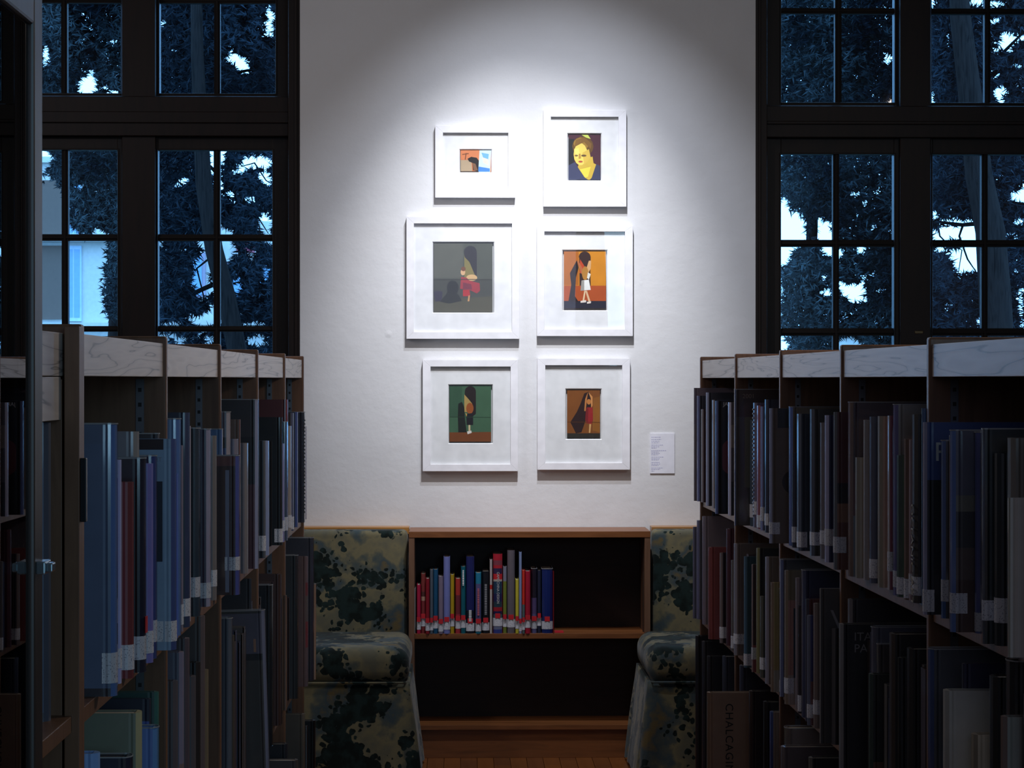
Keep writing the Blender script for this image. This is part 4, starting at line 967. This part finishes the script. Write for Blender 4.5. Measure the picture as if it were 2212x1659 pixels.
row3_right = [
 (1505, .012, 1373, (20, 20, 26), (12, 12, 16), 'black', {'t': .03}),
 (1519, .008, 1385, (40, 40, 48), (22, 22, 28), 'charcoal', {'t': .03}),
 (1530, .012, 1417, (34, 34, 40), (16, 16, 20), 'dark striped', {'t': .03}),
 (1563, .004, 1417, (36, 44, 60), (26, 32, 44), 'steel-blue', {'t': .04}),
 (1600, .004, 1437, (26, 30, 50), (20, 22, 34), 'dim navy', {'t': .04}),
 (1530, .105, 1495, (112, 84, 52), (96, 70, 44), 'wide buckram', {'t': .03, 'd': .26, 'text': ('CHALCAGIN', .031, .055, .030, 'cover_down', (24, 18, 16)), 'k': 2.6}),
 (1621, .006, 1492, (50, 36, 34), (30, 20, 20), 'dark russet', {'t': .03}),
 (1652, .014, 1515, (22, 20, 20), (8, 8, 10), 'squared black', {'t': .03}),
 (1666, .014, 1537, (30, 50, 90), (90, 76, 60), 'blue and beige', {'t': .03, 'sb': [(1., (20, 50, 110))]}),
 (1697, .034, 1572, (100, 84, 74), (92, 78, 68), 'beige jacketed', {'t': .05, 'coat': 1.0}),
 (1690, .060, 1612, (96, 84, 84), (60, 50, 50), 'low pale', {'t': .03}),
 (1750, .012, 1636, (84, 80, 70), (20, 20, 24), 'low taped', {'t': .04}),
]
shelf_books(RR, .09, row3_right, (5.09, 7.78), 'bottom shelf, right bookcase', 'books on the bottom shelf of the right bookcase', k=2.3, fill=False)

top_left = [
 (659, .004, 921, (84, 76, 100), (50, 46, 60), 'slim lavender', {'t': .02}),
 (656, .010, 891, (20, 22, 30), (16, 18, 30), 'black comb-marked', {'t': .04, 'coat': .9, 'comb': 1}),
 (640, .004, 890, (24, 50, 110), (18, 30, 50), 'vivid blue', {'t': .03}),
 (631, .004, 892, (50, 56, 84), (40, 34, 34), 'brown-topped navy', {'t': .03, 'lab': LB}),
 (626, .010, 920, (110, 100, 96), (104, 92, 80), 'cream', {'t': .03, 'lab': LB}),
 (619, .008, 863, (90, 14, 28), (52, 8, 14), 'tall dark red', {'t': .02}),
 (618, .018, 912, (44, 60, 90), (24, 30, 40), 'short jacketed', {'t': .02, 'coat': 1.0, 'lab': LB}),  # spine colour carries the jacket's blue highlight
 (611, .014, 958, (90, 84, 130), (60, 56, 80), 'low lilac', {'t': .02, 'lab': LB}),
 (607, .018, 901, (12, 12, 16), (6, 7, 10), 'wide black', {'t': .02, 'lab': LB}),
 (577, .010, 952, (84, 100, 140), (84, 90, 104), 'blue-grey', {'t': .03}),
 (571, .012, 952, (56, 60, 66), (12, 20, 30), 'midnight', {'t': .016, 'lab': LB}),
 (554, .020, 864, (104, 110, 140), (36, 32, 34), 'tall clear-jacketed brown', {'t': .03, 'coat': 1.0, 'd': .24, 'b': [(.5, (64, 22, 28)), (.78, (22, 22, 26))]}),
 (532, .008, 957, (84, 80, 84), (76, 70, 76), 'mid grey', {'t': .035}),
 (519, .012, 906, (84, 34, 26), (74, 50, 36), 'chestnut', {'t': .02}),
 (510, .002, 948, (84, 80, 96), (80, 76, 92), 'pale violet', {'t': .03}),
 (493, .010, 891, (130, 116, 120), (60, 58, 70), 'tall clear-jacketed grey', {'t': .03, 'coat': 1.0, 'b': [(.80, (20, 40, 90)), (.86, (14, 16, 24))], 'd': .26}),
 (480, .006, 928, (30, 70, 130), (26, 70, 110), 'turquoise-blue', {'t': .03, 'coat': 1.0}),
 (513, .030, 985, (40, 54, 130), (74, 26, 20), 'maroon framed', {'t': .035, 'coat': 1.0, 'panel': [(.014, .022, .02, .9, (80, 84, 104))], 'lab': (.03, .06, .03), 'b': [(.93, (36, 14, 14))]}),  # spine blue stands for a highlight, put into the colour
 (463, .004, 941, (84, 78, 76), (74, 70, 74), 'textured grey', {'t': .025, 'lab': LB}),
 (450, .006, 928, (120, 112, 134), (34, 26, 48), 'plum crinkle-jacketed', {'t': .03, 'coat': 1.0, 'lab': LB}),  # pale spine colour is a painted white highlight
 (427, .006, 926, (20, 44, 60), (10, 28, 36), 'dark teal glinting', {'t': .035, 'coat': 1.0, 'lab': LB}),
 (408, .002, 920, (120, 108, 120), (90, 80, 90), 'pale thin', {'t': .018}),
 (405, .010, 891, (22, 40, 74), (14, 26, 44), 'tall navy', {'t': .03, 'coat': .7, 'lab': LB}),
 (391, .008, 962, (90, 80, 96), (84, 72, 84), 'heather-pink', {'t': .02, 'lab': LB}),
 (385, .010, 906, (44, 92, 150), (40, 84, 120), 'sky-blue jacketed', {'t': .03, 'coat': 1.0}),
 (384, .016, 1023, (34, 70, 150), (30, 66, 140), 'low cobalt-blue', {'t': .025}),
 (343, .002, 938, (60, 60, 66), (24, 26, 34), 'clear-wrapped black', {'t': .03, 'coat': 1.0}),
 (376, .028, 948, (18, 46, 100), (70, 96, 120), 'pale blue lettered', {'t': .034, 'b': [(.90, (70, 96, 120)), (.955, (72, 100, 124))], 'panel': [(.015, .035, .42, .80, (18, 26, 40)), (.0135, .2, .95, 1., (24, 12, 18))], 'text': ('LIGHT', .010, .016, .034, 'cover', (60, 66, 80)), 'lab': (.014, .047, .030)}),
 (332, .012, 986, (26, 48, 110), (18, 24, 50), 'indigo jacketed', {'t': .024, 'coat': 1.0, 'lab': LB}),
 (325, .014, 1001, (74, 70, 140), (70, 66, 130), 'lavender', {'t': .026, 'lab': LB}),
 (295, .002, 932, (96, 92, 88), (76, 74, 80), 'tall clear-wrapped tan', {'t': .03, 'coat': .6}),
 (309, .018, 991, (20, 24, 44), (8, 12, 22), 'glossy black', {'t': .03, 'coat': 1.0, 'lab': LB, 'red': (.06, .085)}),
 (283, .010, 1041, (84, 14, 22), (90, 14, 22), 'short scarlet', {'t': .028, 'lab': LB}),
 (257, .002, 993, (110, 114, 160), (90, 96, 140), 'white-lilac', {'t': .02, 'lab': LB}),
 (254, .004, 1033, (12, 30, 130), (10, 24, 120), 'ultramarine', {'t': .012, 'sb': [(.2, (120, 124, 160)), (.3, (20, 16, 24)), (.42, (110, 116, 150)), (.5, (20, 16, 24))]}),
 (247, .014, 917, (40, 84, 140), (46, 64, 88), 'very large slate-blue', {'t': .030, 'coat': .8, 'd': .30, 'b': [(.03, (30, 32, 40)), (.93, (46, 66, 92))], 'panel': [(.042, .09, .035, .062, (110, 116, 120))], 'lab': (.022, .065, .018)}),
]
shelf_books(LR, 1.43-.449, top_left, (3.215, 7.58), 'top shelf, left bookcase', 'books on the top shelf of the left bookcase', k=2.8)
near_left = [(104, -.050, 912, (40, 50, 66), (40, 56, 80), 'tall slate-blue shaded', {'t': .03, 'b': [(.03, (30, 32, 40)), (.97, (40, 56, 80))], 'panel': [(.014, .2, .96, 1., (120, 120, 120)), (.014, .2, .04, .07, (70, 72, 76))]})]
shelf_books(LR, 1.43-.447, near_left, (2.3, 3.12), 'by the door post, left bookcase', 'books beside the door post of the left bookcase', fill=False)

row2_left_far = [
 (682, .045, 1262, (140, 92, 44), (120, 80, 40), 'orange-tan', {'t': .034, 'coat': .8, 'd': .2}),
 (674, .034, 1162, (40, 40, 56), (34, 34, 44), 'tall clear-wrapped indigo', {'t': .03, 'coat': 1.0}),
 (662, .026, 1202, (76, 56, 60), (60, 40, 40), 'red-patterned brown', {'t': .03, 'sb': [(.3, (70, 54, 60)), (.5, (90, 20, 30)), (.7, (66, 56, 56)), (.8, (86, 20, 28))]}),
 (640, .014, 1200, (26, 34, 40), (24, 30, 34), 'dark green jacketed', {'t': .03, 'coat': 1.0}),
 (619, .004, 1286, (90, 60, 34), (60, 40, 24), 'thin ochre', {'t': .014}),
 (609, .012, 1292, (12, 10, 14), (12, 10, 12), 'black pale-topped', {'t': .03}),
 (604, .002, 1240, (44, 26, 22), (40, 22, 20), 'brown', {'t': .03}),
 (585, .012, 1264, (16, 20, 28), (10, 12, 18), 'tall ink-black', {'t': .03, 'coat': .8}),
 (543, .0, 1250, (30, 30, 40), (20, 20, 26), 'dark slanting', {'t': .03}),
 (578, .036, 1318, (76, 84, 110), (44, 40, 36), 'wide grey-brown jacketed', {'t': .03, 'coat': .9, 'd': .2, 'b': [(.70, (44, 40, 36)), (.74, (20, 20, 24)), (.985, (60, 54, 68))], 'panel': [(.016, .022, .75, .83, (110, 70, 40)), (.040, .045, .75, .83, (100, 64, 40)), (.078, .088, .02, .72, (84, 76, 64))], 'lean': -.03}),
 (502, -.002, 1372, (50, 44, 36), (64, 54, 36), 'marbled brown', {'t': .03}),
 (497, -.004, 1336, (60, 70, 84), (40, 46, 56), 'clear-edged slate', {'t': .03, 'coat': 1.0}),
]
shelf_books(LR, 1.43-.95, row2_left_far, (5.03, 7.58), 'middle shelf, far end of left bookcase', 'books on the far middle shelves of the left bookcase', k=2.8)
row2_left_mid = [
 (446, -.004, 1446, (84, 70, 44), (60, 50, 40), 'small cream', {'t': .02}),
 (438, .004, 1330, (66, 54, 56), (46, 38, 36), 'tall taupe', {'t': .03, 'b': [(.5, (84, 62, 34))]}),
 (428, .0, 1430, (26, 22, 24), (14, 12, 14), 'black', {'t': .03}),
 (418, .004, 1460, (56, 52, 58), (50, 46, 50), 'dim grey', {'t': .03}),
 (404, .0, 1378, (60, 48, 56), (44, 36, 40), 'mauve-brown', {'t': .025}),
 (392, .006, 1408, (84, 80, 104), (50, 54, 70), 'lavender-topped', {'t': .03, 'sb': [(.55, (90, 70, 66))]}),
 (379, .0, 1470, (60, 54, 60), (50, 44, 46), 'ash-grey', {'t': .03}),
]
shelf_books(LR, 1.43-.93, row2_left_mid, (4.12, 4.98), 'middle shelf, fourth bay of left bookcase', 'books in the middle of the left bookcase', k=2.8)
row2_left_near = [
 (338, .014, 1494, (10, 84, 74), (10, 50, 44), 'wide sea-green', {'t': .02, 'd': .3}),
 (326, .010, 1509, (30, 34, 50), (14, 22, 40), 'midnight-blue labelled', {'t': .03, 'd': .28, 'b': [(.88, (14, 22, 40)), (.90, (14, 50, 120))]}),
 (337, .020, 1571, (40, 120, 180), (34, 84, 150), 'bright azure', {'t': .034, 'coat': .8, 'd': .2}),
 (302, .010, 1537, (124, 124, 76), (84, 88, 66), 'wide olive-cream', {'t': .04, 'd': .3, 'coat': .1}),
 (281, .014, 1634, (30, 34, 60), (14, 18, 34), 'low dark navy', {'t': .04, 'coat': .9}),
 (210, .0, 1625, (60, 120, 180), (60, 110, 170), 'light blue', {'t': .03}),
]
shelf_books(LR, 1.43-.87, row2_left_near, (3.22, 4.06), 'middle shelf, third bay of left bookcase', 'books on the near middle shelf of the left bookcase', k=2.3, fill=False)
row3_left = [
 (678, .036, 1556, (14, 12, 14), (10, 9, 10), 'tall black', {'t': .03}),
 (664, .026, 1568, (46, 24, 20), (36, 22, 18), 'dark brown', {'t': .03}),
 (655, .014, 1542, (90, 80, 60), (60, 54, 44), 'beige-topped', {'t': .03}),
 (618, .006, 1606, (30, 34, 44), (20, 22, 30), 'blue-black', {'t': .03}),
 (640, .040, 1641, (70, 66, 64), (60, 54, 54), 'grey banded', {'t': .04}),
 (560, .004, 1650, (50, 44, 44), None, 'umber', {'t': .04}),
]
shelf_books(LR, .08, row3_left, (5.03, 7.58), 'bottom shelf, left bookcase', 'books on the bottom shelf of the left bookcase', k=2.3, fill=False)

# ------------------------------------------------------------------ slip-covered chairs
def chair(x0, x1, label, side):
    """x0..x1 seat width; side=+1 when its visible flank is at x1, -1 when at x0."""
    cx = (x0+x1)/2; yf, yb = 8.30, 9.02
    E = empty('upholstered_chair', (cx, (yf+yb)/2, 0)); tag(E, label, 'chair', 'tapestry-covered chairs beside the low bookcase')
    w = (x1-x0)/2; f, b = yf-(yf+yb)/2, yb-(yf+yb)/2; sb = 8.872-(yf+yb)/2
    # back, slightly raked
    bk = ins = .035 if side > 0 else .077
    bk = rbox('backrest', -w+ins, w-ins, b-.10, b, .40, .858, .022, M_TAP, E)
    for v in bk.data.vertices: v.co.y += (v.co.z-.40)*.03; v.co.x *= 1+.02*(v.co.z-.4)
    st = rbox('seat', -w+.012, w-.012, f, sb, .355, .482, .05, M_TAP, E, seg=6)
    for v in st.data.vertices:
        if v.co.z > .42: v.co.z += .012*(1-(v.co.x/w)**2)
    # piping round the lower edge of the cushion
    pts = [(-w+.02, sb-.03, .362), (-w+.02, f+.02, .362), (-w+.03, f+.004, .362), (w-.03, f+.004, .362), (w-.02, f+.02, .362), (w-.02, sb-.03, .362)]
    MB().tube(pts, [.004]*6, 6).build('piping', M_TAP, st, smooth=True)
    # skirt: four sides with inverted corner pleats and a flare
    n = 160; lev = 12; V = []; Fs = []
    for L in range(lev+1):
        q = L/lev; z = .362-(.362-.012)*q
        fl_ = .040*q
        for i in range(n):
            u = i/n*4; sd = int(u); fr = u-sd
            pl = (math.exp(-((fr)/.05)**2)+math.exp(-((1-fr)/.05)**2))
            fold = .014*q*math.sin(fr*math.pi*9+L*.15)*math.exp(-min(fr, 1-fr)*7) - .020*q*pl*math.cos(fr*60)
            hw, hf, hb = w-.012+fl_+fold, f+.012-fl_-fold, sb
            if sd == 0: p = (-hw+2*hw*fr, hf)
            elif sd == 1: p = (hw, hf+(hb-hf)*fr)
            elif sd == 2: p = (hw-2*hw*fr, hb)
            else: p = (-hw, hb-(hb-hf)*fr)
            V.append((p[0], p[1], z))
    for L in range(lev):
        for i in range(n): Fs.append((L*n+i, L*n+(i+1) % n, (L+1)*n+(i+1) % n, (L+1)*n+i))
    Fs.append(tuple(range(n)))
    MB().add(V, Fs).build('skirt', M_TAP, E, smooth=True)
    return E
chair(-.80, wx(891, 8.3), 'armless tapestry slip-covered chair at the left side of the low bookcase', 1)
chair(wx(1393, 8.3), 1.26, 'armless tapestry slip-covered chair at the right side of the low bookcase', -1)

# ------------------------------------------------------------------ glazed display cabinet at the near left
GX = -.272; GY = 1.535
CE = empty('glazed_cabinet', (GX, 1.25, 0)); tag(CE, 'dark wooden display cabinet with a reflecting glass front at the far left', 'cabinet')
def cb(name, x0, x1, y0, y1, z0, z1, m, par=None, bevel=.001): return MB().box(x0-GX, x1-GX, y0-1.25, y1-1.25, z0, z1).build(name, m, par or CE, bevel=bevel)
M_CAB = wood((.030, .022, .018), (.050, .036, .030), (14, 14, 1.2), rough=.35)
cb('side_panel', -.62, GX-.012, GY-.018, GY, 0, 1.70, M_CAB)
cb('side_panel', -.62, GX-.012, .70, .718, 0, 1.70, M_CAB)
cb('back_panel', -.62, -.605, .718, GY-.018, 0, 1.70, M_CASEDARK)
cb('top_board', -.62, GX-.010, .70, GY, 1.70, 1.72, M_CAB)
cb('base', -.62, GX-.012, .70, GY, 0, .08, M_CAB)
for z in (.45, .8):
    cb('shelf', -.60, GX-.03, .72, GY-.02, z, z+.018, M_CASEDARK)
door = MB()
door.box(-.010, .0, GY-.030-1.25, GY-1.25, .08, 1.70); door.box(-.010, .0, .70-1.25, .735-1.25, .08, 1.70)
door.box(-.010, .0, .735-1.25, GY-.030-1.25, 1.655, 1.70); door.box(-.010, .0, .735-1.25, GY-.030-1.25, .08, .13)
D = door.build('door', M_CAB, CE, bevel=.002)
MB().box(-.007, -.003, .735-1.25, GY-.030-1.25, .13, 1.655).build('glass', glass((.35, .4, .45), ior=2.4), D)
MB().box(.0, .006, GY-.026-1.25, GY-.004-1.25, wz(1236, 1.53, 75), wz(1208, 1.53, 75)).box(.006, .010, GY-.022-1.25, GY-.010-1.25, wz(1232, 1.53, 75), wz(1212, 1.53, 75)).build('clip', plain((.45, .55, .6, 1), .15, metal=.9), D, bevel=.001)
